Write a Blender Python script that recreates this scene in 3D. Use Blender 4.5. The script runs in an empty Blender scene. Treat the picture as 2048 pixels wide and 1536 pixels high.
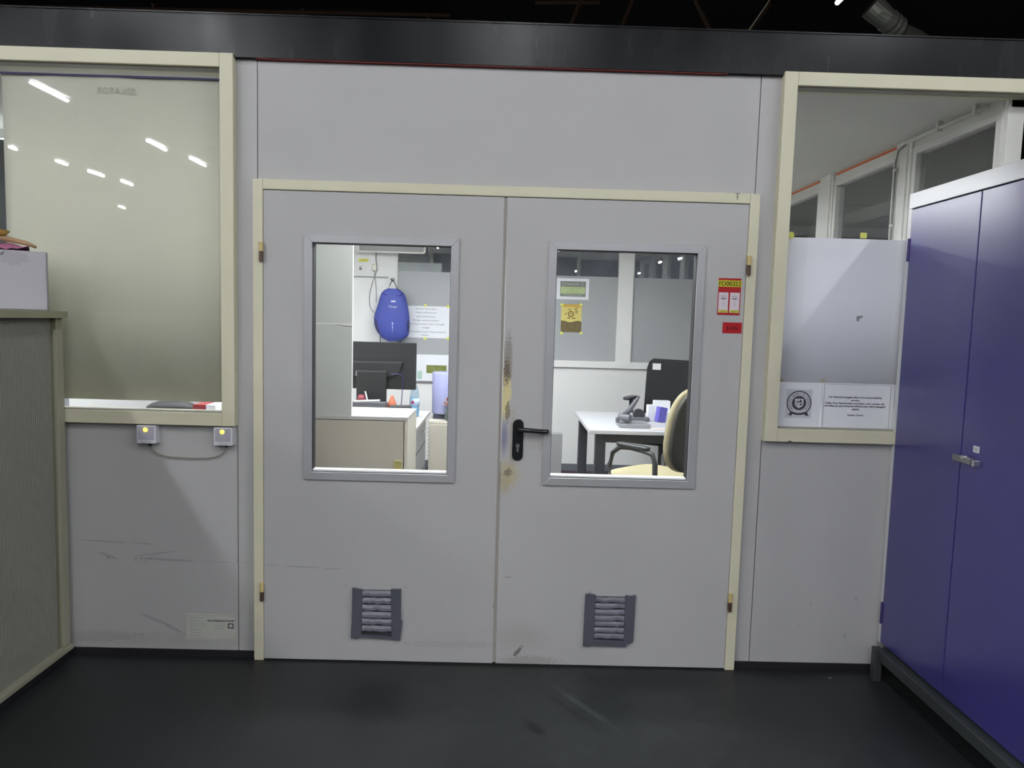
import bpy, math, random
from mathutils import Vector, Matrix
random.seed(7)
R = math.radians
sc = bpy.context.scene
COL = sc.collection

# ------------------------------------------------------------------ camera
F_PX = 1452.196
YAW, PITCH, ROLL = -1.35142357e-02, -8.71140541e-02, -2.78321031e-02
CAM = Vector((0.0, -3.12, 1.52))
RZ = Matrix.Rotation(YAW, 3, 'Z'); RX = Matrix.Rotation(PITCH, 3, 'X'); RY = Matrix.Rotation(ROLL, 3, 'Y')
RM = RZ @ RX @ RY                                   # columns: right, forward, up
c_right, c_fwd, c_up = RM.col[0].copy(), RM.col[1].copy(), RM.col[2].copy()
cam = bpy.data.cameras.new('camera')
cam.sensor_width = 36.0; cam.lens = F_PX / 2048 * 36.0; cam.clip_start = 0.05; cam.clip_end = 200
cam_ob = bpy.data.objects.new('camera', cam); COL.objects.link(cam_ob)
cam_ob.matrix_world = Matrix.Translation(CAM) @ Matrix((c_right, c_up, -c_fwd)).transposed().to_4x4()
sc.camera = cam_ob

def at(px, py, **k):
    """a pixel of the photograph, met with a plane of the place (x=, y= or z=)"""
    v = RM @ Vector(((px - 1024) / F_PX, 1.0, -(py - 768) / F_PX))
    (a, val), = k.items(); i = 'xyz'.index(a)
    return CAM + v * ((val - CAM[i]) / v[i])

# ------------------------------------------------------------------ world, exposure
w = bpy.data.worlds.new('hall_air'); sc.world = w; w.use_nodes = True
w.node_tree.nodes['Background'].inputs[0].default_value = (0.55, 0.6, 0.7, 1)
w.node_tree.nodes['Background'].inputs[1].default_value = 0.004
vs = sc.view_settings
vs.view_transform = 'Standard'; vs.look = 'None'; vs.gamma = 1.0; vs.exposure = 2.3; vs.use_curve_mapping = False
HALL = 80.0          # emission of the hall tubes
OFFICE = 7.5         # emission of the office ceiling lights
try:
    sc.cycles.use_denoising = True
    sc.cycles.max_bounces = 8; sc.cycles.transparent_max_bounces = 12
    sc.cycles.sample_clamp_indirect = 6
except Exception: pass

# ------------------------------------------------------------------ materials
def lin(c):
    return tuple((v / 12.92 if v <= .04045 else ((v + .055) / 1.055) ** 2.4) for v in [x / 255 for x in c])
MATS = {}
def mat(name, rgb, rough=.6, metal=0, spec=.5, var=0, vscale=6, bump=0, bscale=60, emit=None, es=0, coat=0, stretch=None, rvar=0):
    if name in MATS: return MATS[name]
    m = bpy.data.materials.new(name); m.use_nodes = True; nt = m.node_tree; b = nt.nodes['Principled BSDF']
    c = lin(rgb)
    b.inputs['Base Color'].default_value = (*c, 1); b.inputs['Roughness'].default_value = rough
    b.inputs['Metallic'].default_value = metal; b.inputs['Specular IOR Level'].default_value = spec
    if coat: b.inputs['Coat Weight'].default_value = coat; b.inputs['Coat Roughness'].default_value = .25
    if var or bump or rvar:
        g = nt.nodes.new('ShaderNodeNewGeometry'); src = g.outputs['Position']
        if stretch:
            mp = nt.nodes.new('ShaderNodeVectorMath'); mp.operation = 'MULTIPLY'; mp.inputs[1].default_value = stretch
            nt.links.new(src, mp.inputs[0]); src = mp.outputs[0]
    if var:
        n = nt.nodes.new('ShaderNodeTexNoise'); n.inputs['Scale'].default_value = vscale; n.inputs['Detail'].default_value = 5
        nt.links.new(src, n.inputs['Vector'])
        mx = nt.nodes.new('ShaderNodeMix'); mx.data_type = 'RGBA'
        mx.inputs[6].default_value = (*[v * (1 - var) for v in c], 1); mx.inputs[7].default_value = (*[min(1, v * (1 + var)) for v in c], 1)
        nt.links.new(n.outputs[0], mx.inputs[0]); nt.links.new(mx.outputs[2], b.inputs['Base Color'])
    if rvar:
        n = nt.nodes.new('ShaderNodeTexNoise'); n.inputs['Scale'].default_value = vscale * 1.7; n.inputs['Detail'].default_value = 4
        nt.links.new(src, n.inputs['Vector'])
        mr = nt.nodes.new('ShaderNodeMapRange'); mr.inputs[1].default_value = .3; mr.inputs[2].default_value = .7
        mr.inputs[3].default_value = max(.03, rough - rvar); mr.inputs[4].default_value = min(1, rough + rvar)
        nt.links.new(n.outputs[0], mr.inputs[0]); nt.links.new(mr.outputs[0], b.inputs['Roughness'])
    if bump:
        n = nt.nodes.new('ShaderNodeTexNoise'); n.inputs['Scale'].default_value = bscale; n.inputs['Detail'].default_value = 3
        nt.links.new(src, n.inputs['Vector'])
        bp = nt.nodes.new('ShaderNodeBump'); bp.inputs['Strength'].default_value = bump; bp.inputs['Distance'].default_value = .002
        nt.links.new(n.outputs[0], bp.inputs['Height']); nt.links.new(bp.outputs[0], b.inputs['Normal'])
    if emit:
        b.inputs['Emission Color'].default_value = (*lin(emit), 1); b.inputs['Emission Strength'].default_value = es
    MATS[name] = m
    return m

def marks(m, items, noise=90, soft=1.0):
    """worn spots, scratches and stains with shapes of their own on the XZ face (or XY for floors) of a material.
    items: (u, v, ru, rv, angle_deg, strength, rgb, threshold)"""
    nt = m.node_tree; b = nt.nodes['Principled BSDF']
    g = nt.nodes.new('ShaderNodeNewGeometry'); sp = nt.nodes.new('ShaderNodeSeparateXYZ'); nt.links.new(g.outputs['Position'], sp.inputs[0])
    nz = nt.nodes.new('ShaderNodeTexNoise'); nz.inputs['Scale'].default_value = noise; nz.inputs['Detail'].default_value = 4
    nt.links.new(g.outputs['Position'], nz.inputs['Vector'])
    floor_mode = m.name.startswith('floor')
    vout = sp.outputs[1] if floor_mode else sp.outputs[2]
    if b.inputs['Base Color'].links: cur = b.inputs['Base Color'].links[0].from_socket
    else:
        r = nt.nodes.new('ShaderNodeRGB'); r.outputs[0].default_value = b.inputs['Base Color'].default_value; cur = r.outputs[0]
    def M(op, a, c=None, d=None):
        n = nt.nodes.new('ShaderNodeMath'); n.operation = op
        for i, s in enumerate((a, c, d)):
            if s is None: continue
            if isinstance(s, (int, float)): n.inputs[i].default_value = s
            else: nt.links.new(s, n.inputs[i])
        return n.outputs[0]
    for (u, v, ru, rv, ang, st, rgb, th) in items:
        ca, sa = math.cos(R(ang)), math.sin(R(ang))
        du = M('SUBTRACT', sp.outputs[0], u); dv = M('SUBTRACT', vout, v)
        a = M('MULTIPLY_ADD', du, ca / ru, M('MULTIPLY', dv, sa / ru))
        c = M('MULTIPLY_ADD', du, -sa / rv, M('MULTIPLY', dv, ca / rv))
        d = M('SQRT', M('ADD', M('MULTIPLY', a, a), M('MULTIPLY', c, c)))
        # 1 in the middle, 0 at the rim, broken up by noise
        k = M('SUBTRACT', M('SUBTRACT', 1.0, d), M('MULTIPLY', M('SUBTRACT', nz.outputs[0], .5), th))
        n = nt.nodes.new('ShaderNodeMath'); n.operation = 'MULTIPLY'; n.use_clamp = True
        nt.links.new(k, n.inputs[0]); n.inputs[1].default_value = 3.0 if th > 1 else 1.4
        f = M('MULTIPLY', n.outputs[0], st * soft)
        mx = nt.nodes.new('ShaderNodeMix'); mx.data_type = 'RGBA'
        nt.links.new(f, mx.inputs[0]); nt.links.new(cur, mx.inputs[6]); mx.inputs[7].default_value = (*lin(rgb), 1); cur = mx.outputs[2]
    nt.links.new(cur, b.inputs['Base Color'])
    return m

def glass(name='clear_glass', tint=(1, 1, 1), base=.035):
    m = bpy.data.materials.new(name); m.use_nodes = True; nt = m.node_tree; nt.nodes.clear()
    o = nt.nodes.new('ShaderNodeOutputMaterial'); t = nt.nodes.new('ShaderNodeBsdfTransparent'); gl = nt.nodes.new('ShaderNodeBsdfGlossy')
    t.inputs[0].default_value = (*tint, 1); gl.inputs['Roughness'].default_value = .012
    lw = nt.nodes.new('ShaderNodeLayerWeight'); p = nt.nodes.new('ShaderNodeMath'); p.operation = 'POWER'; p.inputs[1].default_value = 5
    a = nt.nodes.new('ShaderNodeMath'); a.operation = 'MULTIPLY_ADD'; a.inputs[1].default_value = 1 - base; a.inputs[2].default_value = base
    nt.links.new(lw.outputs['Facing'], p.inputs[0]); nt.links.new(p.outputs[0], a.inputs[0])
    mx = nt.nodes.new('ShaderNodeMixShader'); nt.links.new(a.outputs[0], mx.inputs[0]); nt.links.new(t.outputs[0], mx.inputs[1]); nt.links.new(gl.outputs[0], mx.inputs[2])
    nt.links.new(mx.outputs[0], o.inputs[0]); MATS[name] = m
    return m

def translucent(name, rgb, k=.4, var=0):
    m = bpy.data.materials.new(name); m.use_nodes = True; nt = m.node_tree; nt.nodes.clear()
    o = nt.nodes.new('ShaderNodeOutputMaterial'); d = nt.nodes.new('ShaderNodeBsdfDiffuse'); t = nt.nodes.new('ShaderNodeBsdfTranslucent')
    mx = nt.nodes.new('ShaderNodeMixShader'); mx.inputs[0].default_value = k
    g = nt.nodes.new('ShaderNodeNewGeometry'); n = nt.nodes.new('ShaderNodeTexNoise'); n.inputs['Scale'].default_value = 2.2; n.inputs['Detail'].default_value = 5
    nt.links.new(g.outputs['Position'], n.inputs['Vector'])
    c = lin(rgb); r = nt.nodes.new('ShaderNodeMix'); r.data_type = 'RGBA'
    r.inputs[6].default_value = (*[v * (1 - var) for v in c], 1); r.inputs[7].default_value = (min(1, c[0] * (1 + var)), min(1, c[1] * (1 + var)), c[2], 1)
    nt.links.new(n.outputs[0], r.inputs[0])
    for s in (d, t): nt.links.new(r.outputs[2], s.inputs[0])
    nt.links.new(d.outputs[0], mx.inputs[1]); nt.links.new(t.outputs[0], mx.inputs[2]); nt.links.new(mx.outputs[0], o.inputs[0])
    MATS[name] = m
    return m

# ------------------------------------------------------------------ mesh building (world coordinates)
WO = {}                                             # world origin of every object made here
class MB:
    def __init__(s, M=None): s.v = []; s.f = []; s.mi = []; s.M = M; s.cur = 0
    def add(s, vs, fs):
        o = len(s.v)
        for p in vs:
            p = Vector(p); s.v.append(s.M @ p if s.M else p)
        for f in fs: s.f.append([i + o for i in f]); s.mi.append(s.cur)
        return s
    def box(s, x0, x1, y0, y1, z0, z1):
        x0, x1 = sorted((x0, x1)); y0, y1 = sorted((y0, y1)); z0, z1 = sorted((z0, z1))
        return s.add([(x, y, z) for z in (z0, z1) for y in (y0, y1) for x in (x0, x1)],
                     [(0, 2, 3, 1), (4, 5, 7, 6), (0, 1, 5, 4), (2, 6, 7, 3), (0, 4, 6, 2), (1, 3, 7, 5)])
    def frame(s, x0, x1, z0, z1, wd, y0, y1, bottom=True):
        """picture-frame of four members in an XZ plane"""
        s.box(x0, x0 + wd, y0, y1, z0, z1); s.box(x1 - wd, x1, y0, y1, z0, z1)
        s.box(x0 + wd, x1 - wd, y0, y1, z1 - wd, z1)
        if bottom: s.box(x0 + wd, x1 - wd, y0, y1, z0, z0 + wd)
        return s
    def holed(s, x0, x1, z0, z1, a, b, c, d, y0, y1):
        """slab with a rectangular opening, one seamless skin"""
        q = [(x0, z0), (x1, z0), (x1, z1), (x0, z1), (a, c), (b, c), (b, d), (a, d)]
        vs = [(x, y0, z) for x, z in q] + [(x, y1, z) for x, z in q]; fs = []
        for i in range(4):
            j = (i + 1) % 4
            fs += [(i, j, 4 + j, 4 + i), (8 + j, 8 + i, 12 + i, 12 + j), (i, 8 + i, 8 + j, j), (4 + j, 12 + j, 12 + i, 4 + i)]
        return s.add(vs, fs)
    def prism(s, pts, y0, y1):
        """outline (x, z) extruded along y"""
        n = len(pts)
        return s.add([(x, y0, z) for x, z in pts] + [(x, y1, z) for x, z in pts],
                     [list(range(n)), list(range(2 * n - 1, n - 1, -1))] + [(i, i + n, (i + 1) % n + n, (i + 1) % n) for i in range(n)])
    def tube(s, pts, r, n=10, cap=True, flat=1.0):
        pts = [Vector(p) for p in pts]; rs = r if isinstance(r, (list, tuple)) else [r] * len(pts)
        vs = []; fs = []
        up0 = Vector((0, 0, 1))
        for i, p in enumerate(pts):
            d = (pts[min(i + 1, len(pts) - 1)] - pts[max(i - 1, 0)]).normalized()
            u = up0 if abs(d.dot(up0)) < .95 else Vector((1, 0, 0))
            a = d.cross(u).normalized(); b = a.cross(d).normalized()
            for j in range(n):
                t = 2 * math.pi * j / n; vs.append(p + a * math.cos(t) * rs[i] + b * math.sin(t) * rs[i] * flat)
        for i in range(len(pts) - 1):
            for j in range(n): fs.append((i * n + j, i * n + (j + 1) % n, (i + 1) * n + (j + 1) % n, (i + 1) * n + j))
        if cap: fs += [list(range(n))[::-1], [(len(pts) - 1) * n + j for j in range(n)]]
        return s.add(vs, fs)
    def lathe(s, c, prof, n=24):
        """profile [(radius, z)] turned about a vertical axis through c"""
        vs = []; fs = []
        for r, z in prof:
            for j in range(n):
                t = 2 * math.pi * j / n; vs.append((c[0] + r * math.cos(t), c[1] + r * math.sin(t), c[2] + z))
        for i in range(len(prof) - 1):
            for j in range(n): fs.append((i * n + j, i * n + (j + 1) % n, (i + 1) * n + (j + 1) % n, (i + 1) * n + j))
        fs += [list(range(n))[::-1], [(len(prof) - 1) * n + j for j in range(n)]]
        return s.add(vs, fs)
    def disc(s, c, r, axis='y', t=.001, n=20):
        vs = []
        for k in (0, 1):
            for j in range(n):
                a = 2 * math.pi * j / n
                if axis == 'y': vs.append((c[0] + r * math.cos(a), c[1] - t * k, c[2] + r * math.sin(a)))
                else: vs.append((c[0] - t * k, c[1] + r * math.cos(a), c[2] + r * math.sin(a)))
        return s.add(vs, [list(range(n)), list(range(2 * n - 1, n - 1, -1))] + [(j, j + n, (j + 1) % n + n, (j + 1) % n) for j in range(n)])
    def sup(s, c, size, e1=.4, e2=.4, nu=32, nv=16, bend=0):
        """superellipsoid cushion; bend curves it about z (towards -y at the sides)"""
        def pw(a, e): return math.copysign(abs(a) ** e, a)
        vs = []; fs = []
        for i in range(nv + 1):
            ph = -math.pi / 2 + math.pi * i / nv
            for j in range(nu):
                th = 2 * math.pi * j / nu
                x = size[0] / 2 * pw(math.cos(ph), e1) * pw(math.cos(th), e2); y = size[1] / 2 * pw(math.cos(ph), e1) * pw(math.sin(th), e2); z = size[2] / 2 * pw(math.sin(ph), e1)
                y -= bend * (x / (size[0] / 2)) ** 2
                vs.append((c[0] + x, c[1] + y, c[2] + z))
        for i in range(nv):
            for j in range(nu): fs.append((i * nu + j, i * nu + (j + 1) % nu, (i + 1) * nu + (j + 1) % nu, (i + 1) * nu + j))
        return s.add(vs, fs)
    def build(s, name, ms, parent=None, bevel=0, smooth=False, seg=2, origin=None):
        if not isinstance(ms, (list, tuple)): ms = [ms]
        lo = Vector([min(v[i] for v in s.v) for i in range(3)]); hi = Vector([max(v[i] for v in s.v) for i in range(3)])
        o = Vector(origin) if origin else Vector(((lo.x + hi.x) / 2, (lo.y + hi.y) / 2, lo.z))
        me = bpy.data.meshes.new(name); me.from_pydata([v - o for v in s.v], [], s.f)
        for m in ms: me.materials.append(m)
        for p, k in zip(me.polygons, s.mi): p.material_index = min(k, len(ms) - 1); p.use_smooth = smooth
        me.update()
        ob = bpy.data.objects.new(name, me); COL.objects.link(ob)
        WO[ob.name] = o
        if parent: ob.parent = parent; ob.location = o - WO[parent.name]
        else: ob.location = o
        if bevel:
            b = ob.modifiers.new('bevel', 'BEVEL'); b.width = bevel; b.segments = seg; b.limit_method = 'ANGLE'; b.angle_limit = R(40)
        return ob

def tag(o, label, cat, group=None):
    o['label'] = label; o['category'] = cat
    if group: o['group'] = group
    return o
def struct(o): o['kind'] = 'structure'; return o
def root(name, loc, label=None, cat=None, group=None):
    o = bpy.data.objects.new(name, None); COL.objects.link(o); o.location = loc; o.empty_display_size = .1; WO[o.name] = Vector(loc)
    if label: tag(o, label, cat, group)
    return o
def dup(o, off, parent=None):
    """copy a thing with its parts and sub-parts, moved by off"""
    c = o.copy(); COL.objects.link(c)
    if parent: c.parent = parent
    else: c.location = o.location + Vector(off); WO[c.name] = WO[o.name] + Vector(off)
    for ch in [x for x in bpy.data.objects if x.parent == o]: dup(ch, (0, 0, 0), c)
    return c

DG = None
def text_mesh(s):
    cu = bpy.data.curves.new('t', 'FONT'); cu.body = s; cu.size = 1; cu.resolution_u = 3
    ob = bpy.data.objects.new('t', cu); COL.objects.link(ob)
    bpy.context.view_layer.update()
    me = bpy.data.meshes.new_from_object(ob.evaluated_get(bpy.context.evaluated_depsgraph_get()))
    vs = [v.co.copy() for v in me.vertices]; fs = [list(p.vertices) for p in me.polygons]
    bpy.data.objects.remove(ob); bpy.data.curves.remove(cu); bpy.data.meshes.remove(me)
    return vs, fs
def text_on(mb, s, O, U, V, wd=None, h=None, mirror=False, center=True, bold=0):
    """write s on a plane: O centre of the line, U and V unit vectors along and up; fitted to width wd and cap height h"""
    vs, fs = text_mesh(s)
    if not vs: return
    x0 = min(v.x for v in vs); x1 = max(v.x for v in vs); y0 = min(v.y for v in vs); y1 = max(v.y for v in vs)
    k = h / .7 if h else wd / (x1 - x0)
    kx = wd / (x1 - x0) if wd else k
    O, U, V = Vector(O), Vector(U), Vector(V)
    N = U.cross(V)
    for off in ([0] if not bold else [-bold, 0, bold]):
        pts = []
        for v in vs:
            u = (v.x - (x0 + x1) / 2) * kx if center else (v.x - x0) * kx
            if mirror: u = -u
            pts.append(O + U * (u + off) + V * ((v.y - .35) * k) + N * abs(off) * .1)
        mb.add(pts, fs)

X, Y, Z = Vector((1, 0, 0)), Vector((0, 1, 0)), Vector((0, 0, 1))

# ------------------------------------------------------------------ palette
wall_m = mat('painted_panel_grey', (175, 174, 173), rough=.55, var=.03, vscale=3, bump=.05, bscale=180)
leaf_m = mat('door_paint_grey', (173, 172, 171), rough=.5, var=.03, vscale=3, bump=.05, bscale=180)
leaf2_m = mat('door_paint_grey_worn', (175, 174, 173), rough=.5, var=.03, vscale=3, bump=.05, bscale=180)
cream = mat('cream_lacquer', (206, 202, 176), rough=.45, var=.05, vscale=4)
alu = mat('grey_aluminium', (178, 178, 180), rough=.38, metal=.35, var=.04)
bright_alu = mat('white_lacquered_edge', (225, 226, 226), rough=.4)
black_rub = mat('black_rubber', (22, 22, 24), rough=.6)
joint_m = mat('dark_joint', (78, 76, 76), rough=.8)
beam_m = mat('black_gloss_laminate', (26, 27, 29), rough=.25, spec=.17, var=.3, vscale=5, rvar=.04, bump=.1, bscale=30, stretch=(1, 1, .25))
red_m = mat('red_edge', (120, 28, 26), rough=.6)
floor_m = mat('floor_coating', (36, 38, 39), rough=.42, spec=.35, var=.16, vscale=1.6, bump=.3, bscale=140)
ofloor_m = mat('office_carpet', (66, 52, 60), rough=.9, var=.2, vscale=40)
base_m = mat('black_skirting', (26, 25, 30), rough=.6)
white_wall = mat('white_partition', (228, 229, 226), rough=.6, var=.02)
white_lac = mat('white_lacquer', (222, 222, 216), rough=.45)
ceil_m = mat('office_ceiling_grey', (212, 213, 205), rough=.7, var=.03)
frost_m = mat('frosted_film', (168, 171, 172), rough=.42, var=.07, vscale=1.3)
frost_lo = frost_m
dark_hall = mat('dark_hall_surface', (20, 19, 18), rough=.9)
steel_dark = mat('dark_rusty_steel', (70, 52, 36), rough=.8)
paperL = translucent('paper_roll_backed', (224, 224, 212), .33, .05)
paper_w = mat('white_paper', (232, 234, 238), rough=.7, var=.02)
paper_b = mat('bluish_paper', (228, 230, 236), rough=.6, var=.03, vscale=4)
ink = mat('black_ink', (38, 38, 40), rough=.7)
ink_soft = mat('grey_ink', (112, 112, 112), rough=.7)
dot_m = mat('yellow_dot_paper', (222, 224, 110), rough=.6)
tam_m = mat('taupe_tambour', (126, 125, 116), rough=.55, var=.03)
tam_frame = mat('olive_grey_frame', (138, 136, 112), rough=.5)
blue_m = mat('blue_steel_paint', (55, 52, 120), rough=.3, spec=.5, coat=.85, var=.04, vscale=3)
cabgrey = mat('light_grey_steel', (196, 197, 198), rough=.3, spec=.6, coat=.5)
stand_m = mat('dark_grey_steel', (52, 56, 56), rough=.45)
GL = glass()
GL2 = glass('double_glazing', (.93, .95, .96), .21)
hall_emit = mat('hall_tube_glow', (255, 255, 255), emit=(246, 248, 252), es=HALL)
off_emit = mat('office_light_glow', (255, 255, 255), emit=(246, 250, 255), es=OFFICE)
zinc = mat('zinc_steel', (150, 150, 150), rough=.35, metal=.8)

# stains and scratches
D = (70, 68, 68)
marks(wall_m, [
    (-1.72, .51, .13, .004, -2, .55, D, 1.2), (-1.55, .505, .05, .004, -4, .5, D, 1.2), (-1.46, .435, .16, .006, -2, .6, D, 1.4),
    (-1.70, .445, .05, .008, -18, .55, D, 1.4), (-1.5, .46, .10, .005, 8, .45, D, 1.2), (-1.52, .44, .07, .004, 28, .5, D, .8),
    (-1.705, .437, .008, .008, 0, .9, (40, 38, 38), .4), (-1.584, .43, .004, .01, 0, .9, (30, 28, 28), .3), (-1.2, .43, .18, .003, -1, .4, D, 1),
    (-1.5, .16, .09, .008, -22, .5, D, 1.6), (-1.42, .12, .06, .008, -25, .5, D, 1.6), (-1.75, .08, .2, .03, 2, .35, (96, 88, 80), 2.2),
    (-1.45, .075, .3, .035, 0, .18, (96, 88, 80), 2.2), (-1.14, .44, .004, .01, 0, .7, D, .3), (1.6, .33, .012, .02, 20, .4, D, 1),
    (1.56, .16, .006, .018, 0, .7, D, .4), (1.4, .3, .01, .01, 0, .4, D, .8), (1.35, .2, .008, .008, 0, .4, D, .8)], soft=.5)
marks(leaf_m, [
    (-.85, .425, .09, .004, -2, .45, D, 1.4), (-.72, .42, .06, .004, 3, .4, D, 1.2), (-.98, .43, .03, .004, 0, .4, D, 1.2),
    (-.012, .27, .012, .008, 40, .6, D, 1), (-.66, .345, .008, .006, 40, .5, D, .6), (-.4, .345, .008, .006, 40, .5, D, .6), (-.2, .09, .25, .02, 0, .25, (110, 104, 96), 2)], soft=.6)
marks(leaf2_m, [
    (.022, 1.34, .022, .14, 0, .55, (112, 100, 78), 1.2), (.018, 1.27, .018, .10, 0, .75, (84, 70, 50), 1.6), (.014, 1.18, .022, .10, 0, .95, (206, 194, 140), 2.2),
    (.03, 1.22, .012, .06, 0, .9, (210, 198, 146), 2.0), (.012, 1.02, .026, .10, 0, .9, (122, 122, 146), .5), (.026, 1.13, .012, .05, 0, .7, (96, 86, 64), 1.8),
    (.05, 1.0, .018, .16, 0, .35, (150, 138, 106), 1.4), (.035, .86, .05, .06, 20, .75, (176, 166, 128), 2.2), (.02, .81, .03, .05, 0, .6, (166, 156, 120), 2.2), (.035, .865, .02, .02, 0, .6, (80, 70, 60), 2.6),
    (.1, .065, .03, .010, 50, .8, (70, 66, 62), 2.4), (.15, .02, .15, .03, 0, .35, (110, 104, 96), 2.2), (.1, .13, .16, .09, 0, .18, (120, 112, 100), 1),
    (.16, .99, .09, .03, 0, .22, (130, 126, 116), 1), (.05, .4, .03, .003, -5, .5, D, 1), (.6, .33, .008, .006, 40, .5, D, .6), (.41, .34, .008, .006, 40, .5, D, .6)], noise=120)
marks(cream, [(.965, 2.062, .004, .016, 0, .9, (70, 66, 50), .3), (.965, 2.076, .016, .004, 0, .9, (70, 66, 50), .3), (1.245, 1.034, .012, .006, 10, .9, (50, 48, 50), .8)])
marks(floor_m, [
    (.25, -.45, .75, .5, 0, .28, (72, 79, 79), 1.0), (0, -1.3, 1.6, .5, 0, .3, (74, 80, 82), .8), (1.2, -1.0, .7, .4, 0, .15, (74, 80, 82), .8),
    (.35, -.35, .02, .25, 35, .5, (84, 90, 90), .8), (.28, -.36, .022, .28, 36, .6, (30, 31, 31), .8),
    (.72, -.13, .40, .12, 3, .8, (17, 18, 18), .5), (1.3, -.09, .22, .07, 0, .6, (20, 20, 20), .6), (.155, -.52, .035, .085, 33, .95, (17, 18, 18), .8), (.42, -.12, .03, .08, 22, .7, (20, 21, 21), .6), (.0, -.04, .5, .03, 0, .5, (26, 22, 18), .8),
    (1.47, -.08, .012, .007, 0, 1, (170, 172, 170), .2)], noise=14)

# ================================================================== THE SETTING
def add_plane(name, x0, x1, y0, y1, z, m, t=.1):
    mb = MB(); mb.box(x0, x1, y0, y1, z - t, z); return struct(mb.build(name, m))
add_plane('floor', -24, 24, -26, .06, 0, floor_m)
add_plane('floor', -3.2, 2.25, .06, 4.4, 0, ofloor_m)

JX = 1.137
mb = MB()                                            # grey front partition, panels with thin joints over a dark core
g = .0018
for (x0, x1, z0, z1) in [(-1.048, 1.048, 2.07, 2.60), (-JX, -1.048, .03, 2.60), (1.048, JX, .03, 2.60), (-4.2, -JX, .03, 1.05), (JX, 4.2, .03, 1.05), (-4.2, -2.42, 1.05, 2.60), (2.26, 4.2, 1.05, 2.6)]:
    mb.box(x0 + g, x1 - g, 0, .05, z0, z1)
mb.cur = 1
for (x0, x1, z0, z1) in [(-1.1, 1.1, 2.085, 2.60), (-JX - .004, -1.045, .0, 2.60), (1.045, JX + .004, .0, 2.60), (-4.2, -JX, .0, 1.04), (JX, 4.2, .0, 1.04), (-4.2, -2.43, 1.0, 2.6), (2.27, 4.2, 1.0, 2.6)]:
    mb.box(x0, x1, .008, .06, z0, z1)
struct(mb.build('wall_front', [wall_m, joint_m]))
mb = MB(); mb.box(-4.2, -1.062, -.006, .008, 0, .03).box(1.066, 4.2, -.006, .008, 0, .03); struct(mb.build('baseboard_front', base_m))
mb = MB(); mb.box(-8, 8, -.022, .12, 2.566, 2.733); mb.box(-8, 8, -.026, .12, 2.733, 2.739); mb.cur = 1; mb.box(-1.05, .9, -.018, .0, 2.5625, 2.566)
struct(mb.build('trim_2', [beam_m, red_m]))

# door frame
mb = MB()
mb.box(-1.060, -1.018, -.030, .06, 0, 2.078).box(1.020, 1.063, -.030, .06, 0, 2.078).box(-1.018, 1.020, -.030, .06, 2.036, 2.078)
struct(mb.build('trim_1', cream, bevel=.003))

# the two leaves
def leaf(name, x0, x1, wx0, wx1, m, hx, hinge_side):
    r = struct(root(name, ((x0 + x1) / 2, -.002, 0)))
    y0, y1 = -.026, .018; z0, z1 = .008, 2.033; wz0, wz1 = .825, 1.846
    mb = MB()
    a, b = wx0 + .012, wx1 - .012
    mb.holed(x0, x1, z0, z1, a, b, wz0, wz1, y0, y1)
    mb.build('door_leaf', m, r)
    mb = MB(); fw = .034; fo = (wx0, wx1, .815, 1.857)
    # mitred frame, slightly bevelled
    for side in range(4):
        ox0, ox1, oz0, oz1 = fo; ix0, ix1, iz0, iz1 = ox0 + fw, ox1 - fw, oz0 + fw, oz1 - fw
        P = [[(ox0, oz0), (ox1, oz0), (ix1, iz0), (ix0, iz0)], [(ox1, oz0), (ox1, oz1), (ix1, iz1), (ix1, iz0)],
             [(ox1, oz1), (ox0, oz1), (ix0, iz1), (ix1, iz1)], [(ox0, oz1), (ox0, oz0), (ix0, iz0), (ix0, iz1)]][side]
        mb.prism(P, -.036, -.026)
    wf = mb.build('window_frame', alu, r, bevel=.0015)
    mb = MB(); ix0, ix1, iz0, iz1 = wx0 + fw, wx1 - fw, .815 + fw, 1.857 - fw
    mb.frame(ix0 - .004, ix1 + .004, iz0 - .004, iz1 + .004, .006, -.026, .022)
    mb.cur = 1; mb.box(ix0 + .002, ix1 - .002, -.024, .02, iz0 + .0025, iz0 + .009)
    mb.build('gasket', [black_rub, bright_alu], r)
    mb = MB(); mb.box(ix0 - .002, ix1 + .002, -.006, -.001, iz0 - .002, iz1 + .002); mb.build('window_pane', GL, r)
    hm = mat('hinge_brass_paint', (196, 176, 120), rough=.4); hd = mat('hinge_brown_steel', (92, 72, 62), rough=.4, metal=.4)
    for hz in (.315, 1.78):
        h = MB(); h.tube([(hx, -.038, hz), (hx, -.038, hz + .038)], .0095, 14)
        ob = h.build('hinge', hm, r, smooth=False)
        h = MB(); h.tube([(hx, -.038, hz - .04), (hx, -.038, hz)], .0088, 14); h.tube([(hx, -.038, hz - .044), (hx, -.038, hz - .04)], .006, 14)
        h.box(hx - .006, hx + .006, -.0375, -.0262, hz - .03, hz + .03)
        h.build('hinge_pin', hd, ob)
    return r
door1 = leaf('door_1', -1.016, -.011, -.844, -.195, leaf_m, -1.022, -1)
door2 = leaf('door_2', .003, 1.018, .182, .844, leaf2_m, 1.026, 1)
mb = MB(); mb.box(-.011, .0015, -.018, .022, .01, 2.03); mb.build('rebate_strip', mat('rebate_grey', (168, 164, 156), rough=.5), door2)

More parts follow.
